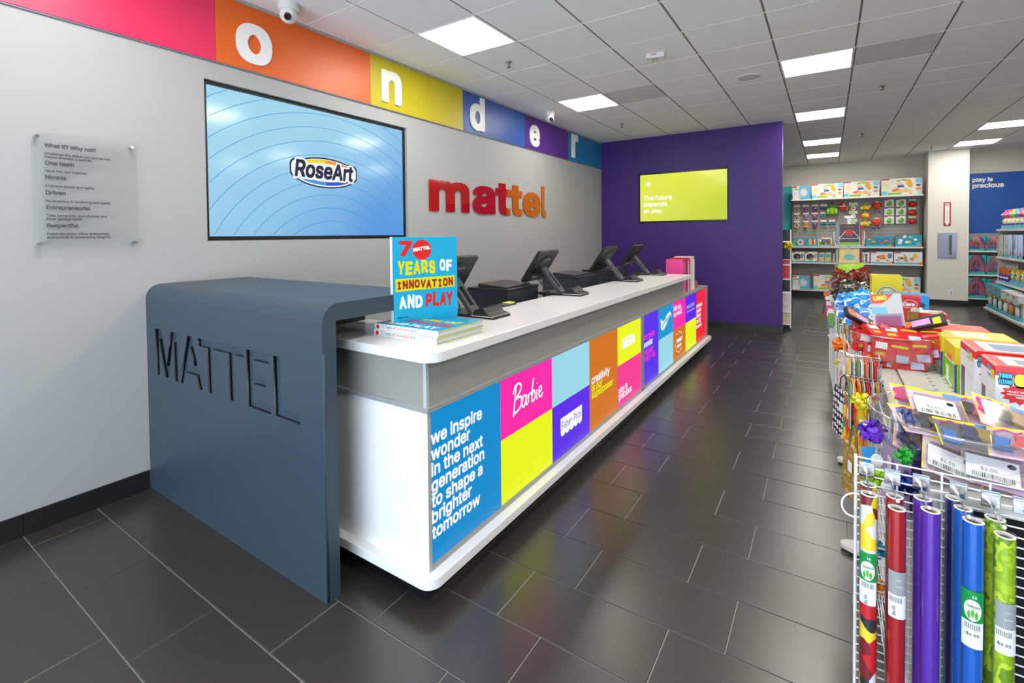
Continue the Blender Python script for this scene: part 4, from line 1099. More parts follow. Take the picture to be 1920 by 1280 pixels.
B3 = (3.715, 4.10, DZ+.0005); bowl('clear plastic bowl full of blue snack shaped toy bags, beside the truck box', B3, .165, .13, .06)
BAGM = patterned('wobble', [(28, 150, 226), (20, 110, 196), (60, 170, 236), (220, 232, 240), (24, 120, 210), (30, 150, 226)], 12, .25)
x0, y0, z0 = B3; r3 = random.Random(9)
BL = [(-.08, -.05, .07, -30, 20, 20), (.02, -.085, .07, -20, 10, 0), (.09, -.03, .08, -30, -20, -20), (-.09, .03, .13, -10, 24, 30), (-.03, -.02, .15, -35, 10, 10), (.05, -.03, .14, -50, -10, -8), (.0, .06, .165, -8, -8, 14), (.09, .05, .13, -20, -24, -30), (-.06, .08, .14, -12, 18, 40), (-.03, -.09, .04, -34, 6, -10), (.06, -.07, .04, -30, -14, 14), (.03, .0, .18, -30, 30, -14)]
for i, d_ in enumerate(BL):
    solo('toy_bag', 'blue and white crinkled toy bag '+['left front low in', 'front low in', 'right front low in', 'at the left rim of', 'left of centre on top of', 'right of centre on top of', 'upright in the middle of', 'at the right rim of', 'at the left rear of', 'at the bottom left of', 'at the bottom right of', 'topmost on'][i]+' the blue bag bowl', 'toy', pillow(MB(), .125, .10, .04, i), BAGM, (x0+d_[0], y0+d_[1], z0+d_[2]), 0, 'blue toy bags in a bowl', smooth=True, rot=rotm(*d_[3:]))

B4 = (3.70, 5.47, DZ+.0005); bowl('clear plastic bowl full of black and brown foil bags, farthest on the gondola', B4, .18, .15, .06)
BR = patterned('wobble', [(120, 44, 22), (60, 20, 12), (150, 62, 30), (90, 30, 16)], 26, .2); BK = patterned('wobble', [(18, 20, 14), (60, 66, 40), (24, 26, 20), (190, 190, 186), (26, 30, 20)], 24, .2)
x0, y0, z0 = B4
for i, (o, rr, m_, c_, lb) in enumerate([((-.08, -.05, .21), (-14, 24, 10), BR, 1, 'brown foil bag with lime header leaning left in the farthest bowl'), ((.0, .0, .22), (-20, -6, 0), BR, 1, 'brown foil bag with lime header in the middle of the farthest bowl'), ((.10, -.02, .23), (-16, -30, -10), BR, 1, 'brown foil bag with lime header leaning right in the farthest bowl'), ((-.02, -.10, .12), (-24, 8, 4), BK, 0, 'black foil bag in front in the farthest bowl'), ((.09, -.08, .11), (-24, -10, -14), BK, 0, 'black foil bag at the front right in the farthest bowl'), ((-.10, .0, .10), (-10, 20, 40), BK, 1, 'black foil bag with lime header at the left in the farthest bowl'), ((.05, .08, .15), (-8, -8, 0), BK, 0, 'black foil bag at the back of the farthest bowl')]):
    t = thing('foil_bag', lb, 'toy', (x0+o[0], y0+o[1], z0+o[2]), 0, None, rotm(*rr))
    part('bag', pillow(MB(), .13, .16, .06, 40+i), m_, t, smooth=True)
    if c_: part('header_card', MB().box(-.05, -.003, .07, .05, .003, .115), mat((150, 206, 30), .4), t, .002)

# ------------------------------------------------------------------ boxes on the deck
def star(cx, cz, r0, r1, n): return [(cx+(r0 if k % 2 else r1)*math.cos(PI*k/n), cz+(r0 if k % 2 else r1)*.72*math.sin(PI*k/n)) for k in range(2*n)]
def figure_box(label, y, d, h, seed):
    w = .26; t = thing('figure_toy_box', label, 'box', (3.948, y, DZ+.0005))
    part('box_body', MB().box(0, 0, 0, w, d, h*.87), mat((228, 230, 234), .35), t, .002)
    part('red_lid_band', MB().prism([(0, h*.87), (w, h*.87), (w, h*.985), (w-.006, h), (.006, h), (0, h*.985)], 0, d), mat((220, 30, 36), .35), t)
    tp = MB().box(.03, .02, h, w-.04, d-.02, h+.0006, 0).box(.06, .04, h+.0006, w-.10, d-.06, h+.001, 1)
    part('top_print', tp, [mat((226, 214, 200), .4), mat((120, 140, 170), .4)], t)
    part('starburst', MB().flat(star(.052, h*.645, .032, .043, 12), -.0008, 0), [mat((214, 24, 34), .4)], t)
    for s_, z_, w_ in (('COLLECT THEM ALL!', .67, .062), ('COLLECTIONNEZ-LES', .635, .062), ('TOUS!', .60, .022)): part('lettering', text_mb(s_, .052, h*z_, w=w_*.88, y=-.0016, bold=.04, align='C'), WHITE, t)
    CYN = mat((60, 180, 226), .4); LIM = mat((236, 220, 40), .4); INK = mat((36, 40, 60), .4)
    for s_, z_ in (('TEEN', .855), ('TITANS', .775)):
        part('lettering_outline', text_mb(s_, .0045, h*z_-.001, w=.032, h=.0165, y=-.0008, bold=.15), INK, t); part('lettering', text_mb(s_, .006, h*z_, w=.029, h=.0145, y=-.0014, bold=.07), CYN, t)
    part('lettering_outline', text_mb('GO!', .038, h*.772-.001, w=.060, y=-.0008, bold=.16, hscale=1.25), INK, t); part('lettering', text_mb('GO!', .040, h*.777, w=.055, y=-.0014, bold=.09, hscale=1.25), LIM, t)
    # left side of the box, facing the aisle
    q = [text_mb('TEEN', 0, .02, w=.035, bold=.06, y=0, hscale=1.2), text_mb('TITANS', 0, .0, w=.035, bold=.06, y=0, hscale=1.2), text_mb('GO!', .04, .002, w=.036, bold=.09, y=0, hscale=1.6)]
    for m_, mm in zip(q, (CYN, CYN, LIM)):
        m_.v = [(-.0008, d*.93-(v[0]+d*.42), v[2]+h*.80) for v in m_.v]; part('lettering', m_, mm, t)
    ln = MB()
    for k in range(9): ln.box(-.0006, d*.12, h*(.60-.04*k), 0, d*.50, h*(.60-.04*k)+.0015)
    part('side_print', ln, mat((190, 194, 200), .5), t)
    part('side_window', MB().box(-.0007, d*.66, h*.08, 0, d*.90, h*.60), mat((96, 60, 92), .4), t)
    return t
figure_box('white toy box with red top and starburst, nearest on the gondola', 1.985, .165, .228, 1)
figure_box('second white toy box with red top, behind the nearest one', 2.225, .215, .222, 2)
def slim_box(label, y, h):
    w, d = .24, .205; t = thing('tall_toy_box', label, 'box', (3.945, y, DZ+.0005))
    part('box_body', MB().box(0, 0, 0, w, d, h), mat((128, 190, 30), .35), t, .002)
    part('yellow_top', MB().box(-.0012, -.0012, h*.62, w, d+.0012, h+.0012), mat((222, 196, 20), .35, var=.2, scale=14), t, .002)
    part('corner_stripe', MB().box(-.0016, 0, 0, .003, .018, h*.62), mat((76, 50, 190), .35), t)
    part('orange_tag', MB().box(-.002, d*.28, h*.60, 0, d*.70, h*.74), mat((236, 120, 20), .35), t); part('white_rule', MB().box(-.0026, .0, h*.60, 0, d, h*.615), WHITE, t)
    sd = MB().prism([(d*.62, h*.14), (d*.80, h*.20), (d*.86, h*.42), (d*.66, h*.40)], -.002, 0, 'yz').prism([(d*.35, h*.03), (d*.9, h*.10), (d*.9, h*.14), (d*.35, h*.07)], -.002, 0, 'yz')
    part('side_print', sd, mat((226, 232, 226), .4), t)
    part('top_label', MB().box(.05, .03, h+.0012, .16, .16, h+.0018), mat((234, 220, 200), .4), t)
    return t
slim_box('green and yellow tall toy box, nearer of the pair', 2.50, .178); slim_box('green and yellow tall toy box, farther of the pair', 2.775, .17)
t = thing('window_toy_box', 'red topped toy box with clear front behind the green and yellow boxes', 'box', (3.935, 3.03, DZ+.0005))
part('box_body', MB().box(0, 0, 0, .22, .17, .165), mat((214, 50, 46), .35), t, .002); part('side_panel', MB().box(-.0008, .01, .01, 0, .16, .10), mat((226, 216, 214), .4), t); part('side_print', MB().box(-.0014, .03, .015, 0, .13, .085), mat((216, 60, 50), .4), t); part('window_sleeve', MB().box(-.006, -.006, 0, -.004, .176, .175), CL, t)
t = carton('game_box', 'dark box with yellow print standing behind the tall boxes', 'box', (3.95, 3.52, DZ+.0005), 0, .20, .09, .062, (34, 30, 26), [(rect(.08, .25, .42, .8), (190, 160, 40))])
for i, (x, y, z, w, d, h, c, cp, lb) in enumerate([(4.0, 3.66, 0, .19, .22, .07, (216, 206, 196), (190, 176, 160), 'pale flat game box, lowest of the right hand stack'), (4.005, 3.92, 0, .15, .19, .085, (206, 190, 172), (226, 220, 210), 'tan flat game box behind the lowest pale one'), (4.01, 3.94, .0855, .14, .17, .03, (196, 36, 44), (224, 206, 200), 'flat red edged box on top of the stack by the blue box')]):
    t = thing('flat_game_box', lb, 'box', (x, y, DZ+.0005+z))
    part('box_body', MB().box(0, 0, 0, w, d, h), mat(c, .4), t, .002); part('top_print', MB().box(.008, .008, h, w-.008, d-.008, h+.0008), patterned('patch', [cp, (230, 224, 216), (180, 150, 130), (206, 60, 56) if i == 2 else (196, 184, 168)], 18), t)
t = thing('open_carton', 'small brown carton with flaps open beside the red box', 'box', (3.958, 3.87, DZ+.0005), .15)
part('carton_wall', MB().box(0, 0, 0, .045, .003, .13).box(0, .05, 0, .045, .053, .13).box(0, 0, 0, .003, .053, .13).box(.042, 0, 0, .045, .053, .13).box(0, 0, 0, .045, .053, .003), mat((150, 108, 40), .7), t)
part('flap', MB().prism([(.0, .13), (-.02, .155), (-.018, .157), (.002, .132)], .003, .045, 'yz'), mat((226, 222, 214), .6), t); part('flap', MB().prism([(.045, .13), (.065, .150), (.063, .153), (.043, .132)], .002, .05, 'xz'), mat((226, 222, 214), .6), t)
t = thing('open_toy_box', 'red toy box with dark window side and white script, beside the blue box', 'box', (3.925, 4.22, DZ+.0005), -.12)
part('box_body', MB().box(0, 0, 0, .125, .15, .185), mat((196, 20, 34), .3), t, .002); part('window_side', MB().box(-.001, .012, .012, 0, .14, .15), mat((20, 14, 16), .2), t)
part('lettering', text_mb('Cars', .03, .125, w=.065, y=-.001, bold=.05, shear=.3), mat((226, 220, 222), .3), t); part('badge_outline', stroke(MB(), [(.02, .13), (.06, .165), (.105, .15), (.10, .118), (.05, .112), (.02, .13)], .003, -.001), mat((220, 210, 214), .3), t)
part('clear_sleeve', MB().box(-.03, -.02, 0, -.028, .15, .18), CL, t)
r4 = random.Random(3); pr = []
for k in range(8):
    cx, cz = r4.uniform(.2, .9), r4.uniform(.15, .88); c = r4.choice([(40, 60, 110), (60, 70, 60), (120, 120, 130), (30, 36, 60)])
    pr += [([(cx-.07, cz-.08), (cx+.07, cz-.08), (cx+.08, cz+.02), (cx+.03, cz+.10), (cx-.05, cz+.09)], c), (ell(cx-.03, cz-.09, .025, .035, 8), (20, 20, 24)), (ell(cx+.04, cz-.09, .025, .035, 8), (20, 20, 24))]
carton('vehicle_toy_box', 'bright blue box printed with small dark vehicles, behind the red box', 'box', (3.895, 4.76, DZ+.0005), 0, .275, .20, .142, (36, 150, 222), pr, top=(60, 150, 210))
t = carton('yellow_box', 'big plain yellow carton with blue ring emblem near the far end', 'box', (3.838, 5.08, DZ+.0005), 0, .205, .20, .262, (226, 210, 10), [], top=(214, 200, 30))
em = MB()
for R1, R0, mi in ((.075, .062, 0), (.069, .062, 1)):
    for k in range(20):
        a0, a1 = PI*k/20, PI*(k+1)/20
        em.flat([(.105+R1*math.cos(a0), .10+R1*math.sin(a0)), (.105+R1*math.cos(a1), .10+R1*math.sin(a1)), (.105+R0*math.cos(a1), .10+R0*math.sin(a1)), (.105+R0*math.cos(a0), .10+R0*math.sin(a0))], -.001-.0006*mi, mi)
em.flat(rect(.085, .13, .125, .15), -.001, 0)
part('ring_emblem', em, [mat((216, 222, 232), .4), mat((60, 110, 200), .4)], t)
part('side_seam', MB().box(-.0008, .09, .02, 0, .1, .24), mat((206, 184, 40), .4), t)
solo('shelf_sign', 'red and white price sign lying on the deck at the right edge', 'sign', MB().box(0, 0, 0, .12, .06, .002, 0).box(.03, .005, .002, .12, .045, .0025, 1), [WHITE, RED], (3.93, 1.545, DZ+.0005), .3)

# ------------------------------------------------------------------ hanging goods on the aisle side of the gondola
bow('gift_bow', 'orange curly gift bow, farthest of the bows along the aisle side', (3.595, 3.42, .885), (240, 120, 10), .048, 30, 2)
bow('gift_bow', 'yellow gift bow just below the orange one', (3.607, 3.34, .80), (226, 212, 16), .05, 30, 3)
bow('gift_bow', 'shiny yellow gift bow left of the near bowl', (3.632, 2.18, .925), (226, 212, 20), .036, 30, 4)
bow('gift_bow', 'purple gift bow in front of the lilac bag, left of the near bowl', (3.637, 1.72, .975), (110, 52, 196), .037, 34, 5)
bow('gift_bow', 'small red gift bow hanging behind the near bowl rim', (3.672, 2.22, .935), (196, 20, 30), .02, 20, 6)
bow('gift_bow', 'lime green gift bow seen through the wire end panel', (3.639, 1.56, .905), (150, 200, 30), .03, 24, 7)
bow('gift_bow', 'navy blue gift bow seen through the wire end panel', (3.695, 1.56, .91), (20, 40, 130), .034, 24, 8)
bow('gift_bow', 'teal gift bow low behind the wire end panel', (3.640, 1.56, .715), (20, 150, 180), .026, 22, 9)
bow('gift_bow', 'orange gift bow lowest behind the wire end panel', (3.642, 1.56, .62), (226, 130, 20), .024, 24, 10)
bow('gift_bow', 'green ribbon bow at the top behind the wire end panel', (3.692, 1.57, .975), (30, 150, 40), .026, 20, 11)
def gift_bag(label, loc, w, d, h, m, handle, group=None, turn=.3):
    """faces the aisle: local x along the gondola, front -y to the aisle"""
    t = thing('gift_bag', label, 'gift bag', loc, -PI/2+turn, group)
    part('bag', MB().prism([(0, 0), (d, 0), (d*.8, h), (d*.2, h)], 0, w, 'yz'), m, t, .002)
    hd = MB()
    for y_ in (d*.22, d*.78): hd.tube([(w*.3, y_, h-.005), (w*.34, y_, h+.05), (w*.5, y_, h+.075), (w*.66, y_, h+.05), (w*.7, y_, h-.005)], .003, 6)
    part('handle', hd, mat(handle, .5), t)
    part('gift_tag', MB().box(w*.42, -.004, h*.55, w*.58, -.002, h*.75), WHITE, t)
    return t
gift_bag('black gift bag with white dots hanging low on the aisle side', (3.548, 2.78, .60), .24, .04, .22, patterned('dots', [(232, 232, 230), (18, 18, 20)], 34), (30, 30, 30))
gift_bag('gold and brown striped gift bag beside the near wire panel', (3.568, 1.93, .70), .16, .03, .16, patterned('wobble', [(170, 138, 60), (140, 110, 44), (190, 160, 84)], 40), (120, 96, 40))
gift_bag('pale pink gift bag with white pattern below the yellow bow', (3.572, 3.20, .66), .22, .04, .24, patterned('wobble', [(206, 176, 166), (226, 212, 204), (180, 150, 140)], 20), (220, 200, 190))
gift_bag('orange handled gift bag with green stripes in the middle of the aisle side', (3.578, 2.38, .70), .16, .035, .20, patterned('patch', [(236, 130, 30), (50, 140, 90), (226, 200, 40), (200, 60, 30)], 30), (240, 140, 20))
gift_bag('lilac gift bag right behind the purple bow', (3.655, 1.70, .80), .12, .028, .185, mat((176, 156, 190), .3, var=.15), (200, 190, 210))
gift_bag('dark purple satin gift bag next to the lilac one', (3.676, 1.69, .82), .11, .028, .18, mat((44, 24, 80), .25), (60, 40, 90))
solo('pennant', 'small blue triangular pennant at the near corner of the gondola', 'pennant', MB().prism([(0, 0), (.035, .006), (.014, -.085)], 0, .002), mat((50, 140, 206), .5), (3.607, 1.66, .945))
for lb, p, rr in (('round white peg tag in front of the lilac gift bag', (3.640, 1.60, .938), .0135), ('white oval peg tag behind the top of the wire end panel', (3.652, 1.50, .915), .011)):
    t = thing('peg_tag', lb, 'tag', p); part('tag', MB().prism(ell(0, 0, rr, rr*1.25, 20), 0, .0015), WHITE, t); part('peg', MB().tube([(0, .002, 0), (.01, .06, .01)], .002), CHROME, t)
solo('cord_loop', 'white cord loop sticking out left of the wire end panel', 'cord', MB().tube([(p[0], 0, p[1]) for p in spline([(0, 0), (-.02, -.004), (-.034, -.02), (-.036, -.042), (-.026, -.058), (-.006, -.062)])], .0022, 6), WHITE, (3.597, 1.478, .89))
PEGN = ['red', 'cream', 'mustard', 'brown', 'green', 'pale grey', 'orange', 'taupe']
ORD = ['first', 'second', 'third', 'fourth', 'fifth', 'sixth', 'seventh']
PEGC = [(206, 40, 36), (230, 224, 214), (220, 180, 40), (150, 120, 96), (80, 140, 70), (200, 196, 190), (226, 110, 40), (120, 100, 90)]
for pi_, (py, pz, n, lb) in enumerate(((2.42, 1.035, 7, 'top peg'), (2.34, .965, 7, 'middle peg'), (2.30, .90, 6, 'lower peg'), (4.05, .90, 6, 'peg near the blue bowl'), (4.6, .86, 5, 'farthest peg'))):
    t = thing('wire_peg', lb+', wire loop holding small carded packs on the aisle side', 'hook', (3.705, py, pz), 0)
    part('prong', MB().tube([(0, -.025, .0), (-.11, -.025, .004), (-.115, -.025, .012), (-.115, .025, .012), (-.11, .025, .004), (0, .025, 0)], .0022), CHROME, t)
    part('back_plate', MB().box(-.002, -.05, -.16, .002, -.046, .02).box(-.002, .046, -.16, .002, .05, .02).box(-.002, -.05, -.004, .002, .05, .004), CHROME, t)
    for k in range(n):
        c = PEGC[(k*3+pi_*2) % 8]; hh = .10+.012*((k*5) % 3)
        t2 = thing('gift_card_pack', PEGN[(k*3+pi_*2) % 8]+' carded gift pack, '+ORD[n-1-k]+' from the aisle on the '+lb, 'card', (3.700-.105*(k+.5)/n, py, pz-.004), 0, 'carded packs on the '+lb)
        part('card', MB().box(-.001, -.045, -hh, .001, .045, 0), mat((226, 220, 212) if k % 2 else c, .5), t2); part('contents', MB().box(-.0065, -.038, -hh+.008, -.0012, .038, -.012), mat(c, .4), t2, .001)
for i, (o, c, lb) in enumerate((((3.52, 6.396, .885), (26, 22, 24), 'black hanging ribbon pack at the far aisle corner'), ((3.535, 6.392, .84), (150, 24, 20), 'dark red hanging ribbon pack at the far aisle corner'), ((3.545, 5.75, .86), (226, 80, 150), 'pink hanging pack on the far wire panel'), ((3.552, 5.45, .80), (20, 130, 150), 'teal hanging pack on the far wire panel'), ((3.56, 5.2, .86), (100, 150, 40), 'green hanging pack on the far wire panel'))):
    t = thing('ribbon_pack', lb, 'ribbon', o, 0)
    part('header_card', MB().box(-.03, -.002, -.04, .02, .002, 0), mat((240, 90, 40) if i == 0 else (230, 228, 220), .5), t)
    part('ribbon', MB().prism([(-.028, -.04), (.018, -.04), (.01, -.16), (-.012, -.26), (-.05, -.24), (-.03, -.13)] if i < 2 else [(-.03, -.04), (.02, -.04), (.025, -.15), (-.025, -.16)], -.002, .002), mat(c, .35), t)

# ------------------------------------------------------------------ far wall: shelf unit with boxed toys
solo('teal_panel', 'teal painted board standing left of the far shelf unit', 'panel', MB().box(0, 0, 0, .66, .02, 2.72), mat((62, 178, 182), .5, var=.02), (2.10, 14.05, 0))
SX0, SX1, SY = 2.78, 5.24, 13.55
t = thing('wall_shelf_unit', 'tall white shelf unit with grey slatted back full of toys on the far wall', 'shelf', (SX0, SY, 0)); SW = SX1-SX0
SL = mat((160, 154, 146), .5)
part('back_board', MB().box(0, .37, .12, SW, .40, 2.34), SL, t)
for k in range(26): part('slat', MB().box(.02, .362, .22+.08*k, SW-.02, .369, .285+.08*k), SL, t)
for x in (-.01, SW/2-.01, SW-.01): part('upright', MB().box(x, .345, 0, x+.02, .362, 2.36), mat((120, 116, 110), .5), t)
for z, d0 in ((2.355, .02), (1.215, 0), (.835, 0)):
    s_ = part('shelf', MB().box(-.01, d0, z-.018, SW+.01, .362, z), GW, t); part('price_rail', MB().box(-.01, d0-.008, z-.028, SW+.01, d0-.001, z+.002), mat((226, 222, 214), .4), s_)
part('base_deck', MB().box(-.01, -.04, .155, SW+.01, .362, .185), GW, t); part('kick_plate', MB().box(0, .02, 0, SW, .34, .15), BLACK, t)
def px(p): return 2.79+.00992*(p-1485)
def gym_box(label, x0, x1, z, h, y=SY+.06, d=.2, art=0):
    if art == 0:
        pr = [(rect(.0, .92, .2, .99), (206, 40, 50)), (ell(.13, .62, .07, .10, 12), (236, 220, 110)), (ell(.12, .32, .06, .08, 12), (240, 230, 150)), ([(.36, .86), (.52, .95), (.66, .9), (.62, .82), (.5, .86), (.38, .78)], (150, 190, 60)), ([(.60, .95), (.72, .9), (.78, .5), (.70, .42), (.62, .62)], (236, 176, 40)),
              (ell(.44, .30, .18, .12, 16), (226, 120, 70)), (ell(.56, .24, .22, .08, 16), (240, 200, 90)), (ell(.45, .66, .07, .11, 14), (232, 190, 160)), (rrect(.40, .44, .56, .60, .03), (70, 90, 170)), ([(.46, .46), (.58, .44), (.74, .26), (.64, .2), (.5, .32)], (230, 186, 158)), (ell(.50, .40, .08, .06, 12), (240, 240, 238)),
              (rrect(.16, .06, .50, .16, .03), (128, 186, 52)), (rect(0, .05, .14, .26), (110, 200, 220)), (rect(.84, .70, 1, .99), (150, 206, 226)), (ell(.90, .56, .06, .06, 10), (90, 80, 80)), (ell(.90, .34, .06, .08, 10), (220, 150, 80)), (ell(.72, .10, .04, .05, 10), (240, 130, 40))]
        c = (232, 228, 220)
    else:
        pr = [(rect(0, .88, .24, .98), (206, 40, 50)), ([(.42, 0), (1, 0), (1, 1), (.40, 1), (.34, .5)], (92, 168, 206)), (ell(.62, .50, .26, .36, 18), (150, 196, 220)), (ell(.62, .52, .17, .24, 16), (206, 226, 236)), (rrect(.08, .70, .36, .82, .04), (140, 190, 60)), (ell(.16, .46, .10, .14, 12), (220, 214, 206)), (ell(.40, .20, .08, .10, 12), (230, 214, 90)), (ell(.78, .70, .06, .06, 10), (236, 150, 60)), (rect(.74, .02, .98, .14), (60, 190, 210))]
        c = (226, 230, 230)
    return carton('toy_carton', label, 'box', (x0, y, z+.001), 0, x1-x0, d, h, c, pr)
gym_box('blue and white toy carton, leftmost on the top of the far shelf unit', px(1486), px(1523), 2.355, .325, art=1)
gym_box('white toy carton second from left on top of the far shelf unit', px(1526), px(1588), 2.355, .345)
gym_box('white toy carton third from left on top of the far shelf unit', px(1590), px(1656), 2.355, .36)
gym_box('white toy carton rightmost on top of the far shelf unit', px(1660), px(1731), 2.355, .375)
gym_box('blue and white toy carton at the left of the bottom shelf', px(1486), px(1523), .185, .31, art=1)
gym_box('white toy carton second from left on the bottom shelf', px(1530), px(1590), .185, .35)
gym_box('white toy carton at the right of the bottom shelf', px(1664), px(1729), .185, .36)
def win_box(label, a, b, z, h, base, art, band=(60, 180, 206), group=None):
    pr = [(rect(.02, .88, .24, .98), (206, 44, 50))]+art+[(rect(0, 0, 1, .13), band), (rect(.86, 0, 1, .18), (236, 130, 40))]
    return carton('toy_box', label, 'box', (px(a), SY+.035, z+.001), 0, px(b)-px(a), .16, h, base, pr)
rr = random.Random(11)
def blobs(n, cols, x0=.08, x1=.92, z0=.25, z1=.85, s=.10):
    return [(ell(rr.uniform(x0, x1), rr.uniform(z0, z1), s*rr.uniform(.7, 1.3), s*1.5*rr.uniform(.7, 1.3), 10), rr.choice(cols)) for _ in range(n)]
MIX = [(230, 180, 50), (226, 90, 60), (240, 236, 226), (60, 150, 190), (130, 180, 70), (120, 80, 120)]
win_box('teal toy box with white ring, leftmost on the upper narrow shelf', 1486, 1512, 1.215, .21, (70, 170, 176), [(ell(.66, .5, .24, .34, 16), (232, 226, 230)), (ell(.66, .5, .12, .18, 12), (190, 60, 90))]+blobs(3, MIX, .1, .4))
win_box('toy box with rainbow fabric book on the upper narrow shelf', 1514, 1537, 1.215, .21, (60, 160, 190), [(rect(.30, .2, .48, .85), (236, 210, 60)), (rect(.46, .2, .62, .85), (236, 150, 40)), (rect(.60, .2, .74, .85), (210, 50, 50)), (rect(.74, .2, .86, .85), (230, 230, 224))])
win_box('white framed toy box with green toys on the upper narrow shelf', 1539, 1567, 1.215, .215, (226, 226, 216), [(rect(.08, .18, .92, .82), (84, 110, 60))]+blobs(6, MIX, .15, .85, .3, .7, .08))
win_box('dim teal toy box right of the wire book spinner, upper narrow shelf', 1605, 1630, 1.215, .23, (150, 170, 160), blobs(5, MIX))
win_box('wide teal toy box with many small animals, upper narrow shelf', 1632, 1680, 1.215, .235, (40, 158, 180), [(rect(.10, .18, .90, .86), (40, 130, 160))]+blobs(12, MIX, .14, .86, .3, .8, .055))
win_box('wide teal toy box with white baby toys, rightmost upper narrow shelf', 1685, 1731, 1.215, .265, (30, 150, 172), blobs(9, [(236, 236, 234), (226, 240, 240), (130, 190, 210), (230, 200, 70)], .1, .9, .25, .85, .085))
win_box('toy box with black steering wheel, leftmost on the lower narrow shelf', 1485, 1511, .835, .255, (226, 224, 214), [(ell(.42, .52, .30, .30, 16), (40, 38, 36)), (ell(.82, .6, .14, .24, 12), (130, 140, 150)), (ell(.46, .28, .2, .1, 12), (120, 180, 50)), (ell(.5, .5, .08, .1, 10), (200, 80, 50))])
win_box('second toy box with black steering wheel on the lower narrow shelf', 1512, 1538, .835, .255, (226, 224, 214), [(ell(.42, .52, .30, .30, 16), (48, 44, 42)), (ell(.84, .62, .13, .22, 12), (150, 160, 180)), (ell(.46, .28, .2, .1, 12), (120, 180, 50)), (ell(.56, .46, .08, .1, 10), (200, 80, 50))])
win_box('narrow box with teal and yellow toy on the lower narrow shelf', 1540, 1552, .835, .245, (190, 186, 170), [(ell(.5, .66, .40, .16, 14), (30, 168, 186)), (ell(.5, .36, .36, .14, 14), (232, 190, 40))])
win_box('second narrow box with teal and yellow toy on the lower narrow shelf', 1553, 1565, .835, .245, (190, 186, 170), [(ell(.5, .66, .40, .16, 14), (30, 168, 186)), (ell(.5, .36, .36, .14, 14), (232, 190, 40))])
win_box('white toy box with plush dog, lower narrow shelf right of the spinner', 1613, 1639, .835, .255, (232, 228, 226), [(rect(.2, .12, .85, .85), (110, 90, 110)), (ell(.5, .5, .22, .26, 14), (206, 170, 130)), (ell(.5, .42, .1, .1, 10), (240, 230, 220)), (ell(.5, .44, .05, .04, 8), (190, 40, 40))])
win_box('white toy box with orange animals on the lower narrow shelf', 1641, 1681, .835, .27, (228, 230, 230), [(ell(.55, .55, .22, .2, 14), (226, 140, 60)), (ell(.86, .66, .11, .22, 12), (60, 130, 200))]+blobs(8, [(226, 150, 60), (90, 60, 60), (240, 236, 226), (230, 90, 60)], .1, .8, .25, .7, .06))
win_box('white toy box with jungle animals, rightmost on the lower narrow shelf', 1683, 1732, .835, .27, (230, 232, 232), [(ell(.75, .68, .09, .2, 12), (236, 190, 40))]+blobs(12, [(206, 150, 80), (80, 60, 50), (130, 170, 190), (236, 226, 210), (226, 130, 60)], .1, .9, .25, .75, .07))

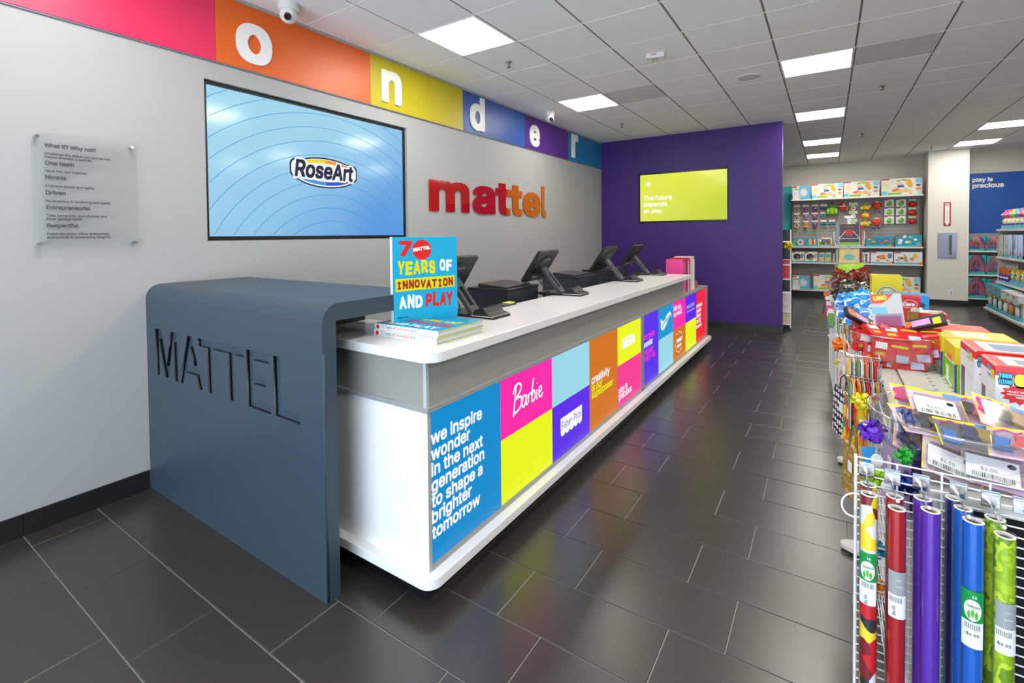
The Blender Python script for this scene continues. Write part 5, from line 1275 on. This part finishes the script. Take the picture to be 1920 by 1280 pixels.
# carded and hanging toys on the slatted back
HY = SY+.30
def hang(name, label, p, z, kind, cols, group=None):
    t = thing(name, label, 'toy', (px(p), HY, z), 0, group); t2 = None
    part('peg', MB().tube([(0, .055, .01), (0, -.06, .0), (0, -.064, .012)], .004, 5), CHROME, t)
    if kind in ('rattle', 'rings', 'teether', 'fruit'):
        part('header_card', MB().box(-.062, -.004, -.015, .062, .004, .05), WHITE, t)
        part('header_print', MB().flat(rect(-.06, .032, .06, .048), -.0046), mat(cols[0], .4), t)
        if kind == 'rattle':
            part('toy_body', MB().ball((0, -.02, -.065), .045, .03, .045, 12).ball((0, -.02, -.12), .055, .03, .03, 12), mat(cols[1], .4), t, smooth=True); part('toy_face', MB().ball((0, -.045, -.06), .024, .012, .024, 10), mat(cols[2], .4), t, smooth=True)
        elif kind == 'rings':
            part('toy_body', MB().lathe([(.042, -.012), (.056, 0), (.042, .012), (.03, 0), (.042, -.012)], 16).xform(Matrix.Translation((0, -.02, -.10)) @ Matrix.Rotation(PI/2, 4, 'X')), mat(cols[1], .4), t, smooth=True); part('toy_bead', MB().ball((0, -.02, -.05), .03, .022, .03), mat(cols[2], .4), t, smooth=True)
        elif kind == 'teether':
            part('toy_body', MB().ball((-.04, -.02, -.06), .03).ball((.04, -.02, -.06), .03).box(-.04, -.03, -.07, .04, -.01, -.05), mat(cols[1], .4), t, smooth=True)
        else:
            part('toy_body', MB().ball((0, -.035, -.08), .085, .05, .06, 14), mat(cols[1], .35), t, smooth=True); part('leaf', MB().ball((0, -.04, -.015), .05, .03, .014, 10), mat((110, 170, 50), .5), t, smooth=True)
    elif kind == 'card':
        part('card', MB().box(-.085, -.004, -.125, .085, .004, .045), WHITE, t); part('card_print', MB().flat(rect(-.085, .025, -.02, .045), -.0046), mat((206, 90, 60), .4), t)
        part('toy_body', MB().ball((.0, -.02, -.065), .05, .02, .042, 14).ball((.02, -.02, -.02), .03, .018, .026, 12), mat(cols[0], .4), t, smooth=True)
    elif kind == 'plush':
        part('toy_body', MB().ball((0, -.05, -.08), .09, .06, .06, 14).ball((.04, -.06, -.10), .05, .05, .05, 12), mat(cols[0], .6), t, smooth=True); part('wing', MB().ball((-.06, -.07, -.09), .035, .03, .05, 10).ball((.08, -.06, -.06), .03, .03, .04, 10), mat(cols[1], .6), t, smooth=True); part('clip_ring', MB().ball((0, -.03, .0), .035, .02, .03, 10), mat((150, 190, 70), .5), t, smooth=True)
    elif kind == 'berry':
        part('toy_body', MB().lathe([(1e-4, -.24), (.05, -.21), (.11, -.12), (.12, -.06), (.07, -.02), (1e-4, -.01)], 16, (0, -.05, 0), sy=.5), mat(cols[0], .5), t, smooth=True); part('seeds', MB().ball((-.04, -.10, -.10), .014).ball((.04, -.10, -.08), .014).ball((0, -.10, -.16), .014).ball((.06, -.09, -.14), .012), mat((240, 190, 60), .4), t, smooth=True)
        part('rattle_balls', MB().ball((-.05, -.05, -.29), .035, .03, .03).ball((.05, -.05, -.29), .035, .03, .03), mat((96, 60, 150), .5), t, smooth=True); part('calyx', MB().ball((0, -.05, .0), .07, .04, .03, 12), mat((226, 196, 150), .5), t, smooth=True)
    elif kind == 'bell':
        part('toy_body', MB().lathe([(1e-4, -.36), (.10, -.34), (.17, -.26), (.14, -.16), (.07, -.08), (.03, -.02), (1e-4, -.02)], 16, (0, -.05, 0), sy=.5), mat(cols[0], .5), t, smooth=True); part('petal', MB().ball((-.10, -.1, -.24), .05, .03, .10, 10).ball((.0, -.12, -.24), .05, .03, .11, 10).ball((.10, -.1, -.24), .05, .03, .10, 10), mat((150, 200, 40), .5), t, smooth=True); part('clip_ring', MB().ball((0, -.04, .0), .045, .03, .045, 12), mat((90, 90, 40), .5), t, smooth=True)
    elif kind == 'fish':
        part('toy_body', MB().ball((0, -.06, -.10), .11, .07, .13, 14), mat(cols[0], .5), t, smooth=True); part('stripe', MB().box(-.10, -.135, -.11, .10, -.10, -.085), WHITE, t, .01); part('fin', MB().ball((.11, -.06, -.16), .05, .03, .06, 10).ball((-.08, -.06, .02), .04, .03, .05, 10), mat((236, 120, 40), .5), t, smooth=True); part('eye', MB().ball((.03, -.125, -.05), .03, .02, .03), WHITE, t, smooth=True)
    elif kind == 'round':
        part('card', MB().box(-.085, -.004, -.03, .085, .004, .05), mat((214, 224, 190), .5), t); part('toy_body', MB().cyl((0, -.03, -.085), (0, -.008, -.085), .05, n=18), WHITE, t); part('toy_face', MB().cyl((0, -.034, -.085), (0, -.0301, -.085), .026, n=12), mat(cols[0], .5), t)
    if kind in ('bell', 'fish', 'berry'): t.scale = (.78,)*3
    return t
ROWS = (2.20, 2.01, 1.82); RN = ('top', 'middle', 'bottom')
for i in range(3):
    z = ROWS[i]; n_ = RN[i]+' row'
    hang('carded_toy', 'cream ring rattle at the far left, '+n_, 1494, z, 'rings', [(206, 60, 60), (226, 214, 180), (190, 176, 110)])
    hang('carded_toy', 'red ringed baby toy in the second column, '+n_, 1513, z, 'rattle', [(196, 60, 60), (150, 110, 170) if i < 2 else (226, 170, 40), (226, 150, 110)])
    hang('carded_toy', 'purple baby toy in the third column, '+n_, 1532, z, 'rattle', [(200, 50, 70), (110, 70, 150), (230, 170, 120)])
    hang('carded_toy', 'teal ended teether on a red headed card, '+n_, 1550, z, 'teether', [(200, 36, 44), (40, 140, 150), (40, 140, 150)])
    hang('carded_toy', 'round white faced toy on a green card, '+n_, 1609, z, 'round', [(206, 120, 90)])
    hang('plush_toy', 'yellow bee plush hanging in the '+n_, 1631, z, 'plush', [(230, 186, 40), (226, 60, 50) if i == 1 else (240, 220, 150)])
    hang('carded_toy', 'white card with green toy, left of the two green columns, '+n_, 1676, z+.04, 'card', [(130, 190, 50)])
    hang('carded_toy', 'white card with green toy, right of the two green columns, '+n_, 1697, z+.04, 'card', [(120, 180, 40)])
    hang('carded_toy', 'red and green fruit toy on a card at the far right, '+n_, 1717, z+.04, 'fruit', [(206, 40, 44), (196, 30, 36)])
hang('carded_toy', 'lone teal teether on a red headed card beside the bottom row', 1567, ROWS[2], 'teether', [(200, 36, 44), (40, 140, 150)])
hang('plush_toy', 'green bell flower plush hanging near the top of the slatted back', 1567, 2.24, 'bell', [(110, 170, 30)])
hang('plush_toy', 'red orange fish plush hanging near the top of the slatted back', 1588, 2.24, 'fish', [(206, 60, 36)])
hang('plush_toy', 'red strawberry plush, upper of the two', 1653, 2.24, 'berry', [(220, 40, 34)]); hang('plush_toy', 'red strawberry plush, lower of the two', 1653, 1.86, 'berry', [(224, 50, 36)])

# ------------------------------------------------------------------ white pillar fittings
t = thing('fire_sign', 'red bordered fire extinguisher sign with down arrow on the white pillar', 'sign', (5.55, 13.42, 1.66))
part('plate', MB().box(0, -.006, 0, .115, -.001, .50), mat((170, 44, 40), .5), t); part('white_field', MB().flat(rect(.022, .09, .093, .43), -.0068), WHITE, t); part('arrow_head', MB().flat([(.012, .09), (.103, .09), (.0575, .01)], -.0068), WHITE, t)
part('lettering', text_mb('FIRE', .02, .447, w=.075, y=-.0066, bold=.04), WHITE, t)
ex = MB()
for k, ch in enumerate('EXTINGUISHER'): text_mb(ch, .0575, .405-.0265*k, h=.020, y=-.0074, bold=.03, align='C', mb=ex)
part('lettering', ex, mat((170, 44, 40), .5), t)
t = thing('extinguisher_cabinet', 'brushed steel extinguisher cabinet door set in the white pillar', 'cabinet', (5.462, 13.42, .99))
part('door', MB().box(0, -.018, 0, .30, -.001, .53), mat((170, 170, 186), .28, .9, var=.12, scale=6), t, .004); part('glass_slot', MB().box(.175, -.0195, .07, .222, -.0182, .48), mat((96, 96, 104), .12, .3), t); part('handle', MB().box(.18, -.035, .10, .19, -.0198, .17), CHROME, t)
t = thing('wall_outlet', 'white wall outlet low on the pillar', 'outlet', (5.645, 13.42, .20)); part('plate', MB().box(0, -.006, 0, .07, -.001, .115), WHITE, t, .002); part('socket', MB().box(.02, -.0075, .02, .05, -.0062, .05), mat((190, 186, 180), .5), t); part('socket', MB().box(.02, -.0075, .065, .05, -.0062, .095), mat((190, 186, 180), .5), t)

# ------------------------------------------------------------------ blue mural and doll shelves
t = thing('wall_mural', 'big blue wall graphic with a two line white slogan right of the pillar', 'sign', (5.95, RY1, .95))
part('panel', MB().box(0, -.015, 0, 2.9, -.001, 1.835), mat((12, 84, 168), .45, var=.02), t)
text(t, 'play is', .17, 1.66, WHITE, w=.32, y=-.0155, bold=.035); text(t, 'precious', .17, 1.53, WHITE, w=.49, y=-.0155, bold=.035)
t = thing('doll_shelf_unit', 'low white shelf unit with boxed dolls under the blue mural', 'shelf', (5.955, 13.55, 0))
for z in (1.145, .655): 
    s_ = part('shelf', MB().box(0, 0, z-.02, 2.4, .42, z), GW, t); part('price_rail', MB().box(0, -.008, z-.03, 2.4, -.001, z+.002), mat((226, 222, 214), .4), s_)
part('base_deck', MB().box(0, -.03, .14, 2.4, .42, .165), GW, t); part('kick_plate', MB().box(.01, .02, 0, 2.39, .4, .14), BLACK, t); part('back_board', MB().box(0, .425, .0, 2.4, .445, 1.5), mat((150, 150, 150), .6), t)
def doll_box(label, x, z, w, h, hair):
    t = thing('doll_box', label, 'doll', (x, 13.57, z+.001)); TEAL = mat((40, 170, 170), .4)
    part('tray', MB().box(0, .10, 0, w, .20, h), mat((224, 130, 170), .5), t); part('base_tray', MB().prism(rrect(0, 0, w, .10, .03), 0, h*.13, 'xy'), TEAL, t)
    part('arch', MB().prism([(0, h*.5), (0, h), (w*.3, h), (w*.12, h*.8)], .0, .10).prism([(w, h*.5), (w*.88, h*.8), (w*.7, h), (w, h)], .0, .10), TEAL, t)
    b = MB().lathe([(1e-4, 0), (w*.20, .0), (w*.10, h*.22), (w*.06, h*.34), (1e-4, h*.36)], 14, (w*.5, .06, h*.13), sy=.6)
    d = part('dress', b, mat((150, 110, 200), .5), t, smooth=True); part('face', MB().ball((w*.5, .055, h*.58), w*.085, w*.07, w*.09, 12), mat((214, 160, 126), .5), t, smooth=True)
    part('hair', MB().ball((w*.5, .065, h*.66), w*.13, w*.09, w*.10, 12).ball((w*.36, .07, h*.5), w*.06, w*.05, h*.14, 10).ball((w*.64, .07, h*.5), w*.06, w*.05, h*.14, 10), mat(hair, .5), t, smooth=True)
    part('arm', MB().tube([(w*.44, .055, h*.46), (w*.34, .05, h*.36)], w*.018).tube([(w*.56, .055, h*.46), (w*.66, .05, h*.36)], w*.018), mat((214, 160, 126), .5), t)
    part('sidekick', MB().ball((w*.2, .05, h*.22), w*.07, w*.06, w*.07, 10), mat((60, 120, 190), .5), t, smooth=True)
    part('window', MB().box(.004, .001, h*.13, w-.004, .003, h-.004), CL, t)
    return t
for lb, x, z, w, h, hr in (('doll box with pink haired doll, middle shelf beside the pillar', 5.97, .655, .27, .40, (196, 50, 90)), ('doll box on the middle shelf, second from the pillar', 6.25, .655, .27, .38, (220, 80, 130)), ('doll box with pink haired doll, bottom shelf beside the pillar', 5.97, .165, .27, .42, (200, 54, 84)), ('doll box on the bottom shelf, second from the pillar', 6.25, .165, .27, .40, (216, 70, 120)), ('small doll box with orange haired doll, top shelf beside the pillar', 5.97, 1.145, .26, .285, (206, 110, 40)), ('small doll box on the top shelf, second from the pillar', 6.24, 1.145, .24, .285, (180, 70, 40))): doll_box(lb, x, z, w, h, hr)

# ------------------------------------------------------------------ right hand gondola
t = thing('toy_gondola', 'white four tier toy gondola cut off by the right edge', 'shelf', (6.10, 12.2, 0), -PI/2); RL = 2.9
part('back_board', MB().box(0, .36, .0, RL, .39, 1.72), mat((196, 194, 190), .5), t); part('end_panel', MB().box(-.015, .02, .15, -.001, .39, 1.58), mat((200, 198, 194), .5), t)
for z in (1.58, 1.085, .635):
    s_ = part('shelf', MB().box(0, 0, z-.02, RL, .36, z), GW, t); part('price_rail', MB().box(0, -.008, z-.032, RL, -.001, z+.002), mat((222, 220, 214), .4), s_)
part('base_deck', MB().box(-.02, -.16, .115, RL, .36, .15), GW, t); part('kick_plate', MB().box(.02, -.10, 0, RL, .34, .115), BLACK, t)
def gl(X, Y, Z): return (6.10+Y, 12.2-X, Z)
HC = [(226, 70, 140), (236, 90, 150), (190, 206, 40), (80, 170, 220), (230, 80, 140), (240, 190, 60), (226, 70, 140)]
for k in range(6):
    c = HC[k]; t = thing('dancing_toy', ('pink', 'rose pink', 'lime green', 'sky blue', 'raspberry pink', 'yellow')[k]+' headed toy figure on the top tier of the right gondola', 'toy', gl(.17+.22*k, .10, 1.581), -PI/2)
    part('base_box', MB().box(-.085, -.06, 0, .085, .06, .07), mat((90, 180, 206), .4), t, .004); part('body', MB().lathe([(1e-4, .07), (.055, .075), (.06, .13), (.035, .19), (1e-4, .20)], 14), WHITE, t, smooth=True)
    part('belly_light', MB().ball((0, -.045, .14), .034, .022, .034), mat((226, 214, 70), .4), t, smooth=True)
    hd = part('head', MB().ball((0, 0, .25), .075, .07, .068, 14), mat(c, .35), t, smooth=True); part('ear', MB().ball((-.065, 0, .31), .024, .02, .034).ball((.065, 0, .31), .024, .02, .034), mat(c, .35), hd, smooth=True); part('eye', MB().ball((-.028, -.062, .255), .015).ball((.028, -.062, .255), .015), WHITE, hd, smooth=True)
    part('foot', MB().ball((-.05, -.03, .085), .03, .04, .018).ball((.05, -.03, .085), .03, .04, .018), mat((90, 60, 140), .4), t, smooth=True)
for k in range(5):
    bk = k < 2; t = thing('window_toy_box', ('black backed toy box with small white figure, far end of the second tier', 'black backed toy box with lime figure on the second tier', 'teal toy box with pink figure on the second tier', 'teal toy box, fourth on the second tier of the right gondola', 'teal toy box nearest on the second tier')[k], 'box', gl(.03+.26*k, .03, 1.086), -PI/2)
    part('box_back', MB().box(0, .10, 0, .24, .14, .40), mat((20, 20, 22) if bk else (36, 130, 160), .4), t); part('side_wall', MB().box(0, 0, 0, .004, .10, .40).box(.236, 0, 0, .24, .10, .40), mat((26, 26, 28) if bk else (40, 140, 170), .4), t); part('tray', MB().box(0, 0, 0, .24, .10, .05), mat((90, 170, 196), .4), t)
    fc = [(230, 190, 180), (170, 206, 60), (236, 70, 130), (230, 220, 230), (226, 90, 150)][k]
    f = part('figure', MB().lathe([(1e-4, .05), (.06, .055), (.05, .14), (.025, .19), (1e-4, .2)], 14, (.12, .05, 0)), mat(fc, .4), t, smooth=True); part('head', MB().ball((.12, .05, .25), .06, .05, .06, 12), mat((236, 226, 220) if k != 1 else (226, 140, 60), .4), f, smooth=True); part('ear', MB().ball((.08, .05, .32), .016, .014, .04).ball((.16, .05, .32), .016, .014, .04), mat(fc, .4), f, smooth=True)
    part('window', MB().box(.004, -.002, .05, .236, -.0005, .396), CL, t)
for k in range(4):
    t = thing('bottle_toy', ('farthest', 'second', 'third', 'nearest')[k]+' orange and purple bottle toy on the third tier', 'toy', gl(.09+.165*k, .07, .636), -PI/2)
    part('body', MB().lathe([(1e-4, .03), (.055, .03), (.06, .12), (.045, .15), (1e-4, .15)], 14), mat((92, 50, 140), .4), t, smooth='edge'); part('cap', MB().lathe([(1e-4, .15), (.05, .15), (.052, .23), (.03, .25), (1e-4, .25)], 14), mat((226, 110, 30), .4), t, smooth='edge'); part('eye', MB().ball((-.02, -.055, .09), .016).ball((.02, -.055, .09), .016), WHITE, t, smooth=True)
    part('card_back', MB().box(-.07, .06, .0, .07, .064, .34), mat((196, 206, 210), .5), t); part('tray', MB().box(-.072, -.06, 0, .072, .06, .029), mat((110, 190, 214), .4), t)
for k in range(3):
    t = thing('round_toy', ('first', 'second', 'third')[k]+' big yellow round toy on the third tier of the right gondola', 'toy', gl(.80+.25*k, .08, .636), -PI/2)
    part('tray', MB().prism([(-.10, 0), (.10, 0), (.10, .10), (-.10, .03)], -.08, .08), mat((110, 190, 220), .4), t); part('body', MB().cyl((0, -.05, .17), (0, .06, .17), .095, n=20), mat((232, 196, 30), .35), t, .008); part('face', MB().cyl((0, -.062, .17), (0, -.0505, .17), .05, n=16), mat((240, 230, 200), .4), t); part('eye', MB().ball((0, -.066, .18), .022), mat((60, 120, 190), .4), t, smooth=True)
for k in range(6):
    t = thing('activity_box', ('farthest teal toy box on the base deck, right gondola', 'second teal toy box on the base deck, right gondola', 'third teal toy box on the base deck with lime figure', 'white fronted toy box on the base deck, right gondola', 'fifth toy box along the base deck, right gondola', 'nearest toy box along the base deck, right gondola')[k], 'box', gl(.0+.30*k, -.13, .151), -PI/2)
    c = (36, 150, 170) if k < 3 else (206, 206, 206); h = .44-.01*k
    part('box_body', MB().box(0, .06, 0, .285, .20, h), mat(c, .4), t, .002); part('hood', MB().prism([(0, h*.62), (.0, h), (.285, h), (.285, h*.72), (.2, h*.62)], .0, .06), mat(c, .4), t); part('tray', MB().box(0, 0, 0, .285, .06, h*.12), mat((60, 170, 190), .4), t)
    fg = part('figure', MB().lathe([(1e-4, 0), (.05, .005), (.055, .1), (.03, .15), (1e-4, .16)], 12, (.14, .03, h*.12), sy=.5), mat([(206, 196, 180), (214, 214, 214), (226, 226, 226), (240, 236, 226), (230, 150, 60), (214, 214, 214)][k], .5), t, smooth=True); part('head', MB().ball((.14, .03, h*.12+.20), .05, .028, .05, 12), mat([(226, 190, 100), (230, 180, 90), (190, 200, 40), (236, 130, 110), (200, 60, 60), (150, 190, 60)][k], .5), fg, smooth=True)
    part('top_label', MB().box(.03, -.001, h*.86, .12, 0, h*.94), mat((206, 40, 50), .4), t)

# ------------------------------------------------------------------ wire book spinner and card rack
t = thing('book_spinner', 'white wire book spinner standing behind the gondola', 'display rack', (3.78, 8.5, 0))
part('pole', MB().cyl((0, 0, .03), (0, 0, 1.78), .018, n=14), WIRE, t); part('pole_cap', MB().box(-.055, -.02, 1.755, .055, .02, 1.79).cyl((0, 0, 1.62), (0, 0, 1.755), .026, n=12), WHITE, t); part('foot_plate', MB().cyl((0, 0, 0), (0, 0, .03), .25, n=28), WIRE, t)
for z in (1.36, 1.03, .70):
    pk = MB()
    for a in range(4):
        M_ = Matrix.Rotation(a*PI/2, 4, 'Z')
        for pts in ([(-.12, -.10, z+.0), (-.12, -.16, z), (.12, -.16, z), (.12, -.10, z)], [(-.12, -.16, z), (-.12, -.18, z+.10), (-.05, -.18, z+.20), (-.05, -.15, z+.20)], [(.12, -.16, z), (.12, -.18, z+.10), (.05, -.18, z+.20), (.05, -.15, z+.20)], [(-.12, -.18, z+.10), (.12, -.18, z+.10)], [(-.12, -.10, z), (-.12, -.08, z+.28), (.12, -.08, z+.28), (.12, -.10, z)]):
            pk.tube([M_ @ Vector(p) for p in pts], .004, 5)
        pk.tube([M_ @ Vector((-.1, -.08, z+.14)), M_ @ Vector((0, 0, z+.14))], .004, 5)
    part('pocket_wires', pk, WIRE, t)
def spin_book(label, a, z, w, h, c, c2):
    t = thing('picture_book', label, 'book', (3.78, 8.5, z), a); M0 = -.152
    part('cover_boards', MB().box(-w/2, M0, 0, w/2, M0+.003, h).box(-w/2, M0+.015, 0, w/2, M0+.018, h), mat(c, .35), t); part('page_block', MB().box(-w/2+.003, M0+.003, .003, w/2-.004, M0+.015, h-.003), PAGE, t); part('spine', MB().box(-w/2-.002, M0, 0, -w/2, M0+.018, h), mat(c, .35), t)
    mb = MB(); mb.flat(rect(-w/2, 0, w/2, h*.14), M0-.0008, 0); mb.flat(ell(0, h*.60, w*.28, h*.16, 16), M0-.0008, 1).flat(rect(-w*.2, h*.86, w*.2, h*.90), M0-.0008, 1); part('cover_art', mb, [mat((130, 190, 60), .4), mat(c2, .4)], t)
for lb, a, z, w, h, c, c2 in (('dark book with pale and red art facing forward, top pocket of the spinner', 0, 1.365, .225, .30, (54, 40, 48), (190, 40, 50)), ('yellow picture book facing forward, second pocket of the spinner', 0, 1.035, .225, .27, (230, 206, 120), (120, 190, 190)), ('blue book in the left top pocket of the spinner', -PI/2, 1.365, .20, .29, (24, 120, 190), (230, 230, 230)), ('red book in the right top pocket of the spinner', PI/2, 1.365, .20, .29, (196, 24, 40), (240, 220, 220)), ('olive yellow book in the left second pocket of the spinner', -PI/2, 1.035, .20, .27, (200, 180, 30), (240, 240, 220)), ('dark red book in the right second pocket of the spinner', PI/2, 1.035, .20, .27, (130, 24, 40), (220, 200, 200))): spin_book(lb, a, z, w, h, c, c2)
t = thing('card_rack', 'narrow black and white card rack just behind the purple wall', 'display rack', (2.62, 8.85, 0))
part('back_plate', MB().box(0, 0, .02, .42, .02, 1.60), BLACK, t); part('side_frame', MB().box(.405, -.02, 0, .42, -.001, 1.60).box(0, -.02, 0, .015, -.001, 1.60), WHITE, t); part('foot', MB().box(0, -.12, 0, .42, .10, .03), BLACK, t)
for z in (1.42, 1.05, .82, .60, .30, .10): part('pocket_lip', MB().box(.015, -.055, z-.02, .405, -.021, z), WHITE, t)
for lb, z, h, m_ in (('red card with pale snail in the card rack', .822, .30, patterned('wobble', [(196, 40, 44), (210, 60, 56), (190, 34, 40)], 16)), ('cream patterned gift wrap sheet in the card rack', .302, .30, patterned('patch', [(226, 218, 206), (214, 206, 196), (222, 200, 206)], 30)), ('pale yellow spotted gift wrap sheet at the bottom of the card rack', .102, .19, patterned('dots', [(200, 160, 190), (226, 220, 150)], 26))):
    t = thing('card_sheet', lb, 'card', (2.62, 8.805, z)); part('sheet', MB().box(.03, 0, 0, .40, .004, h), m_, t); part('fold', MB().box(.025, .0045, 0, .405, .008, h+.01), WHITE, t)
bow('gift_bow', 'yellow gift bow on the card rack beside the purple wall', (3.0, 8.78, 1.34), (232, 206, 20), .075, 26, 14)
